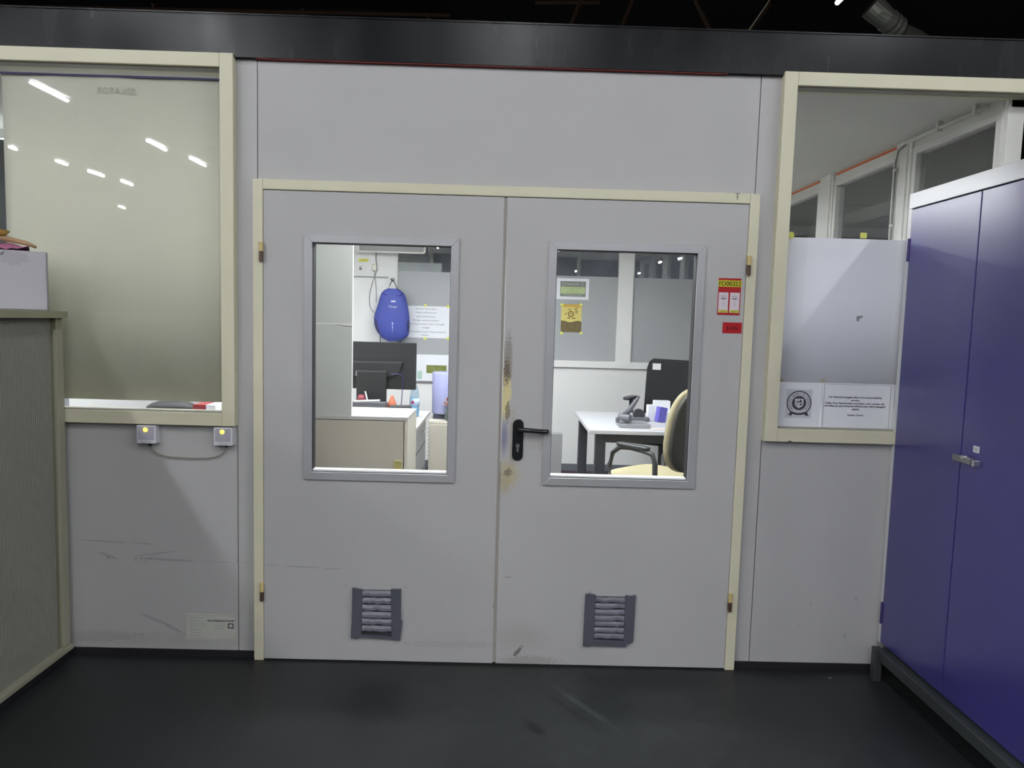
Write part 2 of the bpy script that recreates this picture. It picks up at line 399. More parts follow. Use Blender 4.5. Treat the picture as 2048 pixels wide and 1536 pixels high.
# louvred vents taped over with grey tape
def vent(door, x0, x1, z0, z1, nsl, kind):
    gm = mat('vent_back', (46, 46, 52), rough=.6); sm = mat('taped_slat', (100, 101, 112), rough=.34, spec=.6, var=.12, vscale=20, bump=.8, bscale=30)
    tm = mat('grey_duct_tape', (80, 81, 92), rough=.42, spec=.5, var=.1, vscale=14, bump=.7, bscale=24)
    yb = -.026
    mb = MB(); mb.box(x0 + .03, x1 - .03, yb - .004, yb, z0 + .01, z1 - .01); v = mb.build('vent_grille', gm, door)
    sx0, sx1 = x0 + .048, x1 - .045
    hgt = (z1 - .012 - z0 - .03) / nsl
    rnd = random.Random(kind)
    for i in range(nsl):
        zt = z1 - .012 - i * hgt; zb = zt - hgt * .74
        mb = MB(); n = 8; vs = []
        for j in range(n + 1):
            x = sx0 + (sx1 - sx0) * j / n; e = (rnd.random() - .5) * .006
            for (yy, zz) in [(yb - .005, zt + e * .4), (yb - .0105 - abs(e), (zt + zb) / 2 + e), (yb - .013, zb + e), (yb - .004, zb - .002 + e)]: vs.append((x, yy, zz))
        fs = [(j * 4 + k, j * 4 + (k + 1) % 4, (j + 1) * 4 + (k + 1) % 4, (j + 1) * 4 + k) for j in range(n) for k in range(4)] + [(0, 1, 2, 3), (n * 4 + 3, n * 4 + 2, n * 4 + 1, n * 4)]
        mb.add(vs, fs); mb.build('slat', sm, v)
    if kind == 1:
        shapes = [[(x0 + .005, z1), (x0 + .046, z1 - .006), (x0 + .048, .22), (x0 + .045, z0 + .012), (x0 + .03, z0 + .002), (x0, z0 + .006), (x0 + .001, .17), (x0 + .003, .172)],
                  [(x1 - .052, z1 - .002), (x1 - .008, z1 - .002), (x1 - .006, .2), (x1, .195), (x1 - .002, .16), (x1 - .008, z0), (x1 - .045, z0 + .002), (x1 - .048, .2)],
                  [(x0 + .04, z0 + .022), (x1 - .04, z0 + .014), (x1 - .04, z0 + .004), (x0 + .04, z0 + .01)]]
    else:
        shapes = [[(x0 + .003, z1), (x0 + .02, z1 + .003), (x0 + .047, z1 - .001), (x0 + .046, z0 + .03), (x0 + .046, z0 + .004), (x0 + .02, z0 - .002), (x0, z0 + .002)],
                  [(x1 - .045, z1 - .002), (x1 - .034, z1 - .001), (x1 - .022, z1 - .004), (x1, z1), (x1 - .003, z0 + .025), (x1 - .022, z0 + .012), (x1 - .046, z0 + .02), (x1 - .044, .2)],
                  [(x0 + .04, z0 + .03), (x1 - .03, z0 + .026), (x1 - .032, z0), (x0 + .04, z0 + .002)]]
    for k, P in enumerate(shapes):
        mb = MB(); mb.prism(P[::-1], yb - .015 + k * .0007, yb - .0005); mb.build('tape_strip', tm, v, bevel=.001)
    sc_m = mat('screw_spot', (110, 104, 98), rough=.6)
    return v
vent(door1, -.634, -.41, .108, .340, 6, 1)
vent(door2, .386, .61, .100, .334, 7, 2)

# lever handle on the right leaf
blk = mat('black_handle_plastic', (20, 21, 23), rough=.25, spec=.6)
mb = MB(); P = []
for k in range(13): a = math.pi * k / 12; P.append((.0735 + .0235 * math.cos(a), 1.076 + .0235 * math.sin(a)))
for k in range(13): a = math.pi + math.pi * k / 12; P.append((.0735 + .0235 * math.cos(a), .942 + .0235 * math.sin(a)))
mb.prism(P[::-1], -.034, -.026); hp = mb.build('handle_plate', blk, door2, bevel=.002)
mb = MB(); mb.tube([(.078, -.034, 1.056), (.078, -.058, 1.056)], .010, 14); mb.tube([(.074, -.060, 1.057), (.10, -.062, 1.057), (.15, -.062, 1.054), (.190, -.062, 1.052), (.196, -.058, 1.052), (.197, -.045, 1.052)], [.0105, .0105, .010, .0105, .0105, .009], 14)
mb.build('lever', blk, hp, smooth=True)
mb = MB(); mb.tube([(.0735, -.034, .985), (.0735, -.040, .985)], .0085, 16); mb.box(.069, .078, -.038, -.034, .958, .985)
mb.build('lock_cylinder', zinc, hp)

# stickers on the right leaf
red = mat('red_sticker', (168, 14, 22), rough=.4); dred = mat('dark_red_edge', (116, 16, 42), rough=.45); yel = mat('yellow_label', (196, 190, 40), rough=.5); pinkw = mat('pale_label', (214, 204, 210), rough=.5)
olive_ink = mat('olive_ink', (74, 66, 10), rough=.6)
yy = -.0265
st = root('inspection_sticker', (.953, yy, 1.57), 'tall red sticker with yellow FD00322 band beside the right door window', 'sticker')
mb = MB(); mb.box(.905, 1.0015, yy - .001, yy, 1.569, 1.724); mb.build('sticker_base', red, st)
mb = MB(); mb.box(.904, 1.004, yy - .002, yy - .001, 1.688, 1.715); mb.build('number_band', yel, st)
mb = MB(); text_on(mb, 'FD00322', (.954, yy - .0025, 1.7015), X, Z, wd=.092, h=.0195, bold=.0006); mb.build('number', olive_ink, st)
for cx in (.929, .977):
    mb = MB(); mb.box(cx - .0205, cx + .0205, yy - .002, yy - .001, 1.578, 1.664); t = mb.build('tag', pinkw, st)
    mb = MB(); mb.box(cx - .0185, cx + .0185, yy - .003, yy - .002, 1.579, 1.590); mb.build('yellow_foot', yel, t)
    mb = MB(); mb.prism([(cx - .017, 1.640), (cx, 1.6335), (cx + .017, 1.640)], yy - .003, yy - .002)
    text_on(mb, 'ORTEC', (cx, yy - .003, 1.648), X, Z, wd=.024, h=.006); text_on(mb, '08/2018', (cx, yy - .0032, 1.5845), X, Z, wd=.022, h=.006)
    mb.tube([(cx, yy - .003, 1.622), (cx + .003, yy - .003, 1.612), (cx - .002, yy - .003, 1.604)], .0006, 5)
    mb.build('print', ink_soft, t)
tg = root('red_note', (.973, yy, 1.492), 'small plain red rectangular sticker with dark handwriting beside the door edge', 'sticker')
mb = MB(); mb.box(.932, 1.014, yy - .001, yy, 1.492, 1.538); mb.build('label_base', red, tg)
mb = MB(); text_on(mb, '3-Wir', (.974, yy - .0017, 1.514), X, Z, wd=.05, h=.017, bold=.0006); mb.build('handwriting', mat('dark_red_ink', (92, 4, 10), rough=.6), tg)

# ------------------------------------------------------------------ windows in the front partition
def front_window(name, x0, x1, z0, z1, fw=.056):
    r = struct(root(name, ((x0 + x1) / 2, 0, z0)))
    mb = MB(); mb.frame(x0, x1, z0, z1, fw, -.036, .075); mb.build('window_frame', cream, r, bevel=.003)
    mb = MB(); mb.box(x0 + fw - .004, x1 - fw + .004, .016, .022, z0 + fw - .004, z1 - fw + .004); mb.build('pane', GL, r)
    mb = MB(); mb.frame(x0 + fw - .001, x1 - fw + .001, z0 + fw - .001, z1 - fw + .001, .005, -.02, .03); mb.build('glazing_bead', mat('bead_grey', (150, 148, 134), rough=.5), r)  # plain grey bead, darker than the cream frame
    return r
front_window('window_1', -2.46, -1.136, 1.036, 2.577)
front_window('window_2', 1.134, 2.30, 1.031, 2.577)

# office shell
CZ = 2.545
mb = MB(); mb.box(-3.3, 2.35, .05, 4.45, CZ, CZ + .08); struct(mb.build('ceiling', ceil_m))
mb = MB(); mb.box(-3.3, -3.2, .06, 4.4, 0, CZ); struct(mb.build('wall_left', white_wall))
mb = MB(); mb.box(1.3, 2.16, 2.93, 2.934, CZ - .001, CZ); struct(mb.build('trim_3', joint_m))   # ceiling seam
# back wall: white dado, sill, mullions, solid left panel
YB = 4.25
SX = [-1.09, .03, 1.225, 2.40]
mb = MB(); mb.box(-3.2, 1.222, YB, YB + .06, 0, 1.06); mb.box(1.228, 2.2, YB, YB + .06, 0, 1.06); mb.box(1.222, 1.228, YB + .004, YB + .06, 0, 1.06)
mb.box(-3.2, -1.09, YB, YB + .06, 1.06, CZ); mb.box(-1.09, 2.2, YB, YB + .06, 2.46, CZ)
mb.box(-.04, .10, YB - .01, YB + .06, 1.06, CZ); mb.box(1.155, 1.292, YB - .015, YB + .06, 1.06, CZ); mb.box(2.1, 2.2, YB, YB + .06, 1.06, CZ)
mb.box(-1.09, 2.2, YB - .03, YB + .06, 1.065, 1.118)
struct(mb.build('wall_back', white_wall))
for i, (a, b) in enumerate([(-1.09, -.04), (.10, 1.155), (1.292, 2.1)]):
    r = struct(root('window_%d' % (3 + i), ((a + b) / 2, YB, 1.118)))
    mb = MB(); mb.box(a - .002, b + .002, YB + .024, YB + .03, 1.116, 2.463); mb.build('pane', GL2, r)
    mb = MB(); mb.box(a + .001, b - .001, YB + .021, YB + .0235, 1.119, 1.985); mb.build('frosted_film', frost_m, r)
    mb = MB(); mb.frame(a - .001, b + .001, 1.1175, 2.461, .012, YB + .002, YB + .02); mb.build('glazing_bead', white_lac, r)
mb = MB(); mb.box(-3.2, 2.16, YB - .012, YB, 0, .07); struct(mb.build('baseboard_back', mat('grey_skirting', (108, 112, 118), rough=.5)))
# right wall with tall windows
XR = 2.15
mb = MB()
mb.box(XR, XR + .06, .06, YB, 0, 1.0); mb.box(XR, XR + .06, .06, YB, 2.49, CZ)
posts = [(.06, .11), (.80, .955), (1.72, 1.93), (2.72, 2.86), (3.6, 3.74), (4.15, 4.25)]
for a, b in posts:
    mb.box(XR - .012, XR + .06, a, b, 1.0, CZ)
    mb.box(XR - .02, XR + .02, a + .03, (a + b) / 2, 1.0, CZ)
struct(mb.build('wall_right', white_lac, bevel=.002))
for i in range(5):
    a = posts[i][1]; b = posts[i + 1][0]
    r = struct(root('window_%d' % (6 + i), (XR, (a + b) / 2, 1.0)))
    mb = MB()
    for (p, q, s, t) in [(a, a + .035, 1.0, 2.49), (b - .035, b, 1.0, 2.49), (a + .035, b - .035, 2.455, 2.49), (a + .035, b - .035, 1.0, 1.035)]: mb.box(XR - .006, XR + .05, p, q, s, t)
    mb.build('sash_frame', white_lac, r, bevel=.002)
    mb = MB(); mb.box(XR + .02, XR + .026, a + .033, b - .033, 1.033, 2.457); mb.build('pane', GL2, r)
mb = MB()
mb.box(XR - .006, XR - .001, .96, 1.70, 2.522, 2.536).box(XR - .006, XR - .001, 1.95, 2.7, 2.522, 2.536)
struct(mb.build('trim_4', mat('orange_seal', (214, 118, 72), rough=.6)))

# dark hall around the office
mb = MB(); mb.box(-24, 24, -26, 60, 8.0, 8.2); struct(mb.build('ceiling', dark_hall))
for nm, bx in [('wall_far', (-24, 24, 60, 60.2, 0, 8)), ('wall_near', (-24, 24, -26.2, -26, 0, 8)), ('wall_west', (-24.2, -24, -26, 60, 0, 8)), ('wall_east', (24, 24.2, -26, 60, 0, 8))]:
    mb = MB(); mb.box(*bx); struct(mb.build(nm, dark_hall if nm != 'wall_far' else mat('pale_far_wall', (190, 196, 204), rough=.9, var=.6, vscale=.35)))
add_plane('floor', -24, 24, 4.4, 60, 0, dark_hall)

# ================================================================== HALL: lights, duct, trusses
tube_house = mat('lamp_housing', (150, 152, 155), rough=.5)
def tube_light(x, y0, y1, z, label, group='hall tube lights'):
    r = root('tube_light', (x, (y0 + y1) / 2, z + .07), label, 'lamp', group)
    mb = MB(); mb.box(x - .07, x + .07, y0 - .04, y1 + .04, z + .05, z + .11); mb.build('housing', tube_house, r)
    for yk in (y0 + .05, y1 - .05):
        mb = MB(); mb.tube([(x, yk, z + .11), (x, yk, 8.0)], .006, 6); mb.build('hanger', tube_house, r)
    mb = MB(); mb.tube([(x, y0, z), (x, y1, z)], .023, 10); mb.build('tube', hall_emit, r)
    return r
for (x, a, b, lb_) in [(-7.45, -9.52, -8.58, 'largest tube light mirrored at the top left of the left window glass'),
                  (-7.43, -13.06, -12.24, 'upper of two slanted tube lights mirrored right of centre in left window'), (-7.23, -14.66, -13.82, 'lower of two slanted tube lights mirrored right of centre in left window'),
                  (-10.74, -15.06, -14.62, 'leftmost of three small tube lights mirrored across the left window'), (-10.62, -16.45, -15.76, 'middle of three small tube lights mirrored across the left window'),
                  (-10.47, -17.62, -17.05, 'rightmost of three small tube lights mirrored across the left window'), (-10.92, -13.48, -13.25, 'tiny tube light mirrored at the far left edge of left window'),
                  (-13.1, -22.3, -21.95, 'tiny lone tube light mirrored in the middle of left window')]:
    tube_light(x, a, b, 5.0, lb_)
near = 'unseen hall tube light behind the camera, in rows partly added as fill'  # sheen and shadow rows are inferred; the others are added fill for the front wall
for (x, a, b) in [(-3.85, -7.4, -6.0), (0.05, -7.0, -5.8), (0.05, -4.6, -3.6), (3.75, -4.9, -3.7), (-3.95, -4.6, -3.6), (7.4, -5.6, -4.4), (-7.45, -5.6, -4.4), (11, -12.4, -11.2), (14.5, -9.6, -8.4), (14.5, -14.6, -13.4), (-14.5, -9.6, -8.4), (-14.5, -14.6, -13.4), (-3.85, -15, -13.8), (0.05, -18.2, -17.0), (3.75, -17.4, -16.2), (11, -7, -5.8), (-11, -7, -5.8),
                  (3.75, -9.8, -8.6), (0.05, -10.8, -9.6), (-3.85, -11.0, -9.8), (3.75, -13.4, -12.2), (0.05, -14.5, -13.3)]:
    tube_light(x, a, b, 5.0, near)
for (x, y, lb_) in [(8.68, 38, 'small lamp dot in dark glass, upper left of the pair at right'), (9.2, 35.5, 'small lamp dot in dark glass at the upper right corner of right door window'),
                    (9.24, 47.4, 'small lamp dot just right of the white mullion'), (4.86, 47.2, 'small lamp dot just above the DANGER notice'), (-3.36, 33.1, 'small lamp dot at top right of the left door window')]:
    tube_light(x, y - .3, y + .3, 5.0, lb_, 'far hall tube lights')
tube_light(3.47, 3.6, 4.93, 5.0, 'lit ceiling tube lamp seen above the dark beam at top right', None)

for x in (-14, -9, -4, 1, 6, 11, 16, 21):  # unseen lamps added to light the far wall behind the office glass
    tube_light(x, 53, 54.4, 4.4, 'unseen tube light added to brighten the far end wall of the hall', 'far hall tube lights')
duct_m = mat('duct_sheet', (120, 122, 112), rough=.4, metal=.5)
mb = MB()
a, b, c, d = at(1742, 12, y=8), at(1772, 38, y=8), at(1800, 62, y=8.2), at(1850, 84, y=8.6)
pts = []; rs = []
for (p, q, n) in [(a, b, 2), (b, c, 7), (c, d, 3)]:
    for k in range(n): pts.append(p.lerp(q, k / n)); rs.append(.17 if n == 2 else (.15 + .02 * (k % 2) if n == 7 else .12))
pts.append(d); rs.append(.1)
mb.tube(pts, rs, 20); tag(mb.build('air_duct', duct_m, smooth=False), 'ribbed metal air duct bending down above the dark beam', 'duct')
mb = MB(); p, q = at(1546, -10, y=7), at(1490, 72, y=7); mb.tube([p, q], .008, 6); tag(mb.build('suspension_wire', mat('wire_grey', (150, 145, 130), rough=.5)), 'thin taut wire slanting above the dark beam', 'wire')
def truss(pts_px, yy_, r, label, nm='roof_truss'):
    mb = MB()
    for (p, q) in pts_px: mb.tube([at(*p, y=yy_), at(*q, y=yy_ + .01)], r, 4)
    tag(mb.build(nm, steel_dark), label, 'truss', 'roof trusses in the dark hall')
truss([((1380, -20), (1420, 60)), ((1500, 60), (1560, -20)), ((1180, 62), (1500, 62))], 12, .05, 'dim brown roof truss over the right door leaf')
truss([((1140, 55), (1165, -10)), ((1070, 5), (1200, 5)), ((1240, 60), (1270, -10))], 11, .035, 'dim brown roof truss over the middle of the doors')
truss([((300, -10), (310, 38)), ((600, -10), (606, 38)), ((840, -10), (860, 50)), ((0, 12), (900, 30))], 13, .04, 'dim roof truss over the left window')

# ================================================================== OFFICE LIGHTS
for (x, y) in [(-.1, .8), (-1.6, 2.3), (.15, 1.6), (.05, 2.5), (-2.45, 1.4)]:  # all out of view; the frontmost is added to light the cupboard fronts
    r = root('ceiling_light', (x, y, CZ - .05), 'flat white office ceiling light out of view, frontmost one added as fill', 'lamp', 'office ceiling lights')
    mb = MB(); mb.frame(x - .62, x + .62, y - .16, y + .16, .02, 0, .05)
    mb.v = [Vector((v.x, v.z, CZ - .05 + v.y)) for v in mb.v]; mb.build('light_frame', white_lac, r)
    mb = MB(); mb.box(x - .6, x + .6, y - .14, y + .14, CZ - .03, CZ - .005); mb.build('diffuser', off_emit, r)

# ================================================================== PAPERS ON THE FRONT WINDOWS
def sheet(name, x0, x1, z0, z1, y, m, t=.0012, wave=0, parent=None):
    mb = MB(); n = 24 if wave else 1; vs = []
    for k in (0, 1):
        for i in range(n + 1):
            x = x0 + (x1 - x0) * i / n; o = wave * math.sin(i * .9) * .5 + wave * .6 * math.sin(i * .37 + 1)
            for z in (z0, z1): vs.append((x, y + o + t * k, z))
    m2 = 2 * (n + 1)
    fs = [(2 * i, 2 * i + 2, 2 * i + 3, 2 * i + 1) for i in range(n)] + [(m2 + 2 * i + 1, m2 + 2 * i + 3, m2 + 2 * i + 2, m2 + 2 * i) for i in range(n)]
    fs += [(2 * i + 1, 2 * i + 3, m2 + 2 * i + 3, m2 + 2 * i + 1) for i in range(n)] + [(m2 + 2 * i, m2 + 2 * i + 2, 2 * i + 2, 2 * i) for i in range(n)]
    fs += [(0, 1, m2 + 1, m2), (2 * n + 1, 2 * n, m2 + 2 * n, m2 + 2 * n + 1)]
    mb.add(vs, fs); return mb.build(name, m, parent, smooth=bool(wave))
pr = root('paper_sheet', (-1.66, .04, 1.128), 'large yellowish-white paper sheet covering the inside of the left window', 'paper')
sheet('sheet', -2.125, -1.194, 1.130, 2.492, .036, paperL, wave=.004, parent=pr)
mb = MB(); mb.box(-2.13, -1.196, .030, .034, 2.486, 2.494); mb.build('blue_edge_strip', mat('violet_edge', (62, 58, 110), rough=.5), pr)
mb = MB(); text_on(mb, 'SENATOR', at(232, 181, y=.029), X, Z, wd=.165, h=.026, mirror=True); mb.build('show_through_print', mat('show_through', (176, 178, 166), rough=.8), pr)

pr = root('paper_sheet', (1.55, .04, 1.185), 'large bluish-white paper sheet hung inside the right window', 'paper')
sheet('sheet', 1.203, 1.95, 1.19, 1.912, .04, paper_b, wave=.003, parent=pr)
for (px, py, s) in [(1582, 470, 0), (1786, 813, 0), (1727, 472, 1)]:
    p = at(px, py, y=.034); mb = MB()
    if s: mb.box(p.x - .014, p.x + .014, .0335, .035, p.z - .01, p.z + .014)
    else: mb.disc((p.x, .0345, p.z), .0145)
    mb.build('adhesive_dot', dot_m, pr)
p = at(1719, 636, y=.034); mb = MB(); mb.prism([(p.x - .012, p.z + .008), (p.x + .014, p.z + .010), (p.x + .012, p.z + .002), (p.x - .003, p.z), (p.x - .006, p.z - .013), (p.x - .012, p.z - .01)], .0335, .035); mb.build('grey_mark', mat('grey_mark', (150, 152, 158), rough=.7), pr)
for (px, py) in [(1646, 762), (1562, 762)]:
    p = at(px, py, y=.03); mb = MB(); mb.prism([(p.x - .013, p.z - .008), (p.x + .015, p.z - .008), (p.x + .008, p.z + .006), (p.x, p.z + .011), (p.x - .009, p.z + .004)], .030, .031); mb.build('torn_tape', mat('brown_tape_rest', (176, 168, 150), rough=.6), pr)

# emblem sheet
e0 = at(1559, 768, y=.028); e1 = at(1634, 858, y=.028)
er = root('emblem_sheet', ((1.207 + 1.398) / 2, .028, 1.092), 'white sheet printed with a round black shield emblem, in lower corner of right window', 'paper')
mb = MB(); mb.box(1.197, 1.398, .027, .0285, 1.089, 1.286); mb.build('sheet', paper_w, er)
ec = at(1598, 806, y=.0265); er_ = .056
mb = MB(); mb.box(ec.x - .058, ec.x + .056, .0262, .0268, ec.z - .066, ec.z + .060); mb.build('grey_print_ground', mat('grey_print', (206, 208, 212), rough=.7), er)
mb = MB(); yq = .0258
def ring(mb, c, r0, r1, y, n=64, teeth=0, a0=0, a1=360):
    vs = []; k = n
    for i in range(k + 1):
        a = R(a0 + (a1 - a0) * i / k); rr = r1 - (.0035 if teeth and i % 2 else 0)
        vs += [(c[0] + r0 * math.cos(a), y, c[2] + r0 * math.sin(a)), (c[0] + rr * math.cos(a), y, c[2] + rr * math.sin(a))]
    mb.add(vs, [(2 * i, 2 * i + 2, 2 * i + 3, 2 * i + 1) for i in range(k)])
ring(mb, ec, er_ - .007, er_, yq, 96, 1, -50, 230); ring(mb, ec, .0, .0315, yq)
def arc_text(mb, s, c, r, a0, a1, h, y):
    n = len(s)
    for i, ch in enumerate(s):
        if ch == ' ': continue
        a = R(a0 + (a1 - a0) * i / (n - 1)); U = Vector((math.sin(a), 0, -math.cos(a))); V = Vector((math.cos(a), 0, math.sin(a)))
        text_on(mb, ch, (c[0] + r * math.cos(a), y, c[2] + r * math.sin(a)), U, V, h=h)
arc_text(mb, 'ABSOLUTE SENDERS OF FORWARDING', ec, .0405, 222, -42, .0085, yq)
for (dx, sg) in ((-1, -1), (1, 1)):
    mb.add([(ec.x + dx * .018, yq - .0002, ec.z - .040), (ec.x + dx * .036, yq - .0002, ec.z - .038), (ec.x + dx * .046, yq - .0002, ec.z - .056), (ec.x + dx * .036, yq - .0002, ec.z - .054), (ec.x + dx * .033, yq - .0002, ec.z - .060), (ec.x + dx * .028, yq - .0002, ec.z - .050)], [(0, 1, 2, 3, 4, 5)])
ring(mb, (ec.x, 0, ec.z + .03), .074, .083, yq - .0003, 24, 0, 246, 294)
# shield: outline in ink, filled pale, three charges
sh = [(-.019, .019), (.019, .019), (.019, -.008), (.012, -.016), (0, -.023), (-.012, -.016), (-.019, -.008)]
mb.add([(ec.x, yq, ec.z)] + [(ec.x + a * 1.12, yq - .0002, ec.z + b * 1.12) for a, b in sh], [(0, i + 1, (i + 1) % 7 + 1) for i in range(7)])
mb.build('emblem', mat('emblem_ink', (62, 62, 68), rough=.7), er)
mb = MB(); mb.add([(ec.x, yq - .0006, ec.z)] + [(ec.x + a, yq - .0006, ec.z + b) for a, b in sh], [(0, i + 1, (i + 1) % 7 + 1) for i in range(7)])
shp = mb.build('shield', mat('grey_print', (206, 208, 212)), er)
mb = MB(); mb.prism([(ec.x - .012, ec.z + .003), (ec.x + .012, ec.z + .003), (ec.x + .010, ec.z + .007), (ec.x + .009, ec.z + .014), (ec.x + .003, ec.z + .014), (ec.x + .002, ec.z + .008), (ec.x - .006, ec.z + .007), (ec.x - .010, ec.z + .011)], yq - .0012, yq - .0007)
mb.prism([(ec.x + .003, ec.z - .010), (ec.x + .009, ec.z - .009), (ec.x + .015, ec.z - .004), (ec.x + .008, ec.z - .002), (ec.x + .003, ec.z - .004)], yq - .0012, yq - .0007)
mb.prism([(ec.x - .015, ec.z - .002), (ec.x - .010, ec.z - .004), (ec.x - .006, ec.z - .010), (ec.x - .010, ec.z - .009)], yq - .0012, yq - .0007)
mb.build('charges', ink, er)

# notice sheet
nr = root('notice_sheet', (1.56, .028, 1.084), 'white thin-bordered notice with German text, right of the round emblem sheet', 'sign')
mb = MB(); mb.box(1.400, 1.722, .0272, .0287, 1.078, 1.287); mb.build('sheet', paper_w, nr)
mb = MB(); mb.frame(1.409, 1.703, 1.090, 1.283, .0012, .0262, .0272); mb.build('border_line', ink_soft, nr)
mb = MB()
for (s, x0, x1, yl) in [('Für Material Ausgabe Bitte Frau Diesel (4055)', 1658, 1763, 795), ('anrufen.', 1702, 1720, 801), ('Sollte Frau Diesel nicht erreichbar sein wenden Sie', 1651, 1769, 807),
                        ('sich Bitte an den Vorstand (4012) oder Herrn Burghof', 1649, 1771, 812.5), ('(4052)', 1704, 1718, 819), ('Danke Schön', 1695, 1726, 830.5)]:
    a_, b_ = at(x0, yl, y=.0258), at(x1, yl, y=.0258)
    text_on(mb, s, (a_ + b_) / 2, X, Z, wd=(b_ - a_).x, h=.0072, bold=.0004)
mb.build('printed_text', mat('emblem_ink', (62, 62, 68)), nr)

# maker's plate on the lower left panel
mr = root('maker_plate', (-1.258, 0, .073), 'small pale maker plate with fine print low on the left panel', 'sign')
mb = MB(); mb.box(-1.371, -1.145, -.0022, -.0002, .0735, .1925); mb.build('plate', mat('plate_grey', (186, 187, 178), rough=.5, var=.08, vscale=30), mr, bevel=.0008)
mb = MB(); mb.frame(-1.366, -1.150, .079, .187, .0007, -.0028, -.0022)
for (s, x0, x1, yl, h) in [('Hallenbüros Trennwände', 378, 408, 1235, .004), ('Meisterbüros', 378, 401, 1241, .004), ('Telefon 0 61 - 40 22', 379, 409, 1248, .003), ('Telefax 0 61 - 40 25', 379, 412, 1253, .003), ('Kabinen Schallschutz', 380, 402, 1259.5, .004),
                           ('Typ  Baujahr', 380, 402, 1265, .003), ('Nr.   Jahr', 380, 402, 1271, .004), ('Trennwand', 427, 450, 1251.5, .004), ('Systeme GmbH', 427, 448, 1256.5, .004)]:
    a_, b_ = at(x0, yl, y=-.003), at(x1, yl, y=-.003); text_on(mb, s, (a_ + b_) / 2, X, Z, wd=(b_ - a_).x, h=h)
mb.build('fine_print', mat('plate_ink', (104, 104, 98), rough=.7), mr)
mb = MB(); a_, b_ = at(415, 1241.5, y=-.003), at(468, 1242, y=-.003); text_on(mb, 'HALLENBAUSYSTEME', (a_ + b_) / 2, X, Z, wd=(b_ - a_).x, h=.0075, bold=.0005)
p = at(461.5, 1252, y=-.003); mb.frame(p.x - .0125, p.x + .0125, p.z - .0115, p.z + .0115, .0042, -.0030, -.0022); mb.build('logo', mat('violet_ink', (62, 58, 78), rough=.6), mr)

# ------------------------------------------------------------------ two switch boxes with yellow lamps, cable between
sw_w = mat('box_white', (206, 206, 212), rough=.45); sw_g = mat('box_face_grey', (164, 164, 176), rough=.5)
led = mat('yellow_led', (255, 220, 90), emit=(255, 214, 60), es=.9)
def signal_box(x0, x1, z0, z1, label, word):
    r = root('signal_box', ((x0 + x1) / 2, 0, z0), label, 'switch', 'signal boxes under the left window')
    mb = MB(); mb.box(x0, x1, -.040, -.0005, z0, z1); mb.build('housing', sw_w, r, bevel=.003)
    mb = MB(); mb.box(x0 + .008, x1 - .008, -.0415, -.0400, z0 + .017, z1 - .005); f = mb.build('front_plate', sw_g, r)
    mb = MB(); c = ((x0 + x1) / 2 - .002, -.0415, z1 - .018); mb.tube([(c[0], -.0415, c[2]), (c[0], -.046, c[2])], [.0095, .007], 16); mb.build('indicator_lamp', led, r)
    mb = MB(); text_on(mb, word, ((x0 + x1) / 2, -.0405, z0 + .008), X, Z, wd=.042, h=.006); mb.build('lettering', ink_soft, r)
signal_box(-1.552, -1.470, .954, 1.032, 'white signal box with yellow lamp, under the middle of the left window', 'MELDER')
signal_box(-1.226, -1.146, .953, 1.031, 'white signal box with yellow lamp, at the right corner of left window', 'STÖRUNG')
cb = [at(x, y, y=-.012) for x, y in [(300, 892), (304, 898), (312, 905), (326, 911), (345, 914), (370, 915.5), (395, 916.5), (418, 916), (434, 913), (446, 907), (451, 899), (453, 894)]]
mb = MB(); mb.tube(cb, .0024, 8)
cbo = mb.build('cable', mat('grey_green_cable', (134, 132, 116), rough=.5), smooth=True); tag(cbo, 'thin grey cable sagging between the two signal boxes', 'cable')
mb = MB()
for c in (cb[0], cb[-1]):
    mb = MB(); mb.tube([c + Vector((0, 0, .0005)), c + Vector((0, 0, .013))], .006, 10); mb.build('cable_gland', black_rub, cbo)

# ================================================================== LEFT TAMBOUR CABINET
LX = -1.85
lc = root('tambour_cabinet', (-2.1, -1.1, 0), 'tall taupe cabinet with vertical tambour shutter at the left edge', 'cabinet')
mb = MB(); mb.box(-2.29, LX + .022, -2.2, -.042, 1.478, 1.508); mb.build('cabinet_top', tam_frame, lc, bevel=.002)
mb = MB()
mb.box(-2.28, LX, -.09, -.046, .06, 1.478)                        # back upright nearest the wall
mb.box(-2.28, LX, -2.19, -2.11, .06, 1.478); mb.box(-2.28, -2.26, -2.11, -.09, .06, 1.478)
mb.build('carcass', tam_frame, lc, bevel=.002)
mb = MB(); mb.box(LX - .012, LX + .003, -.094, -.048, .075, 1.43); mb.build('edge_profile', mat('tambour_profile', (150, 148, 130), rough=.4), lc, bevel=.002)
mb = MB(); mb.box(-2.28, LX + .014, -2.19, -.044, .045, .066); mb.build('bottom_rail', mat('tambour_profile', (150, 148, 130)), lc, bevel=.003)
mb = MB(); mb.box(-2.26, LX - .012, -2.17, -.05, 0, .045); mb.build('plinth', base_m, lc)
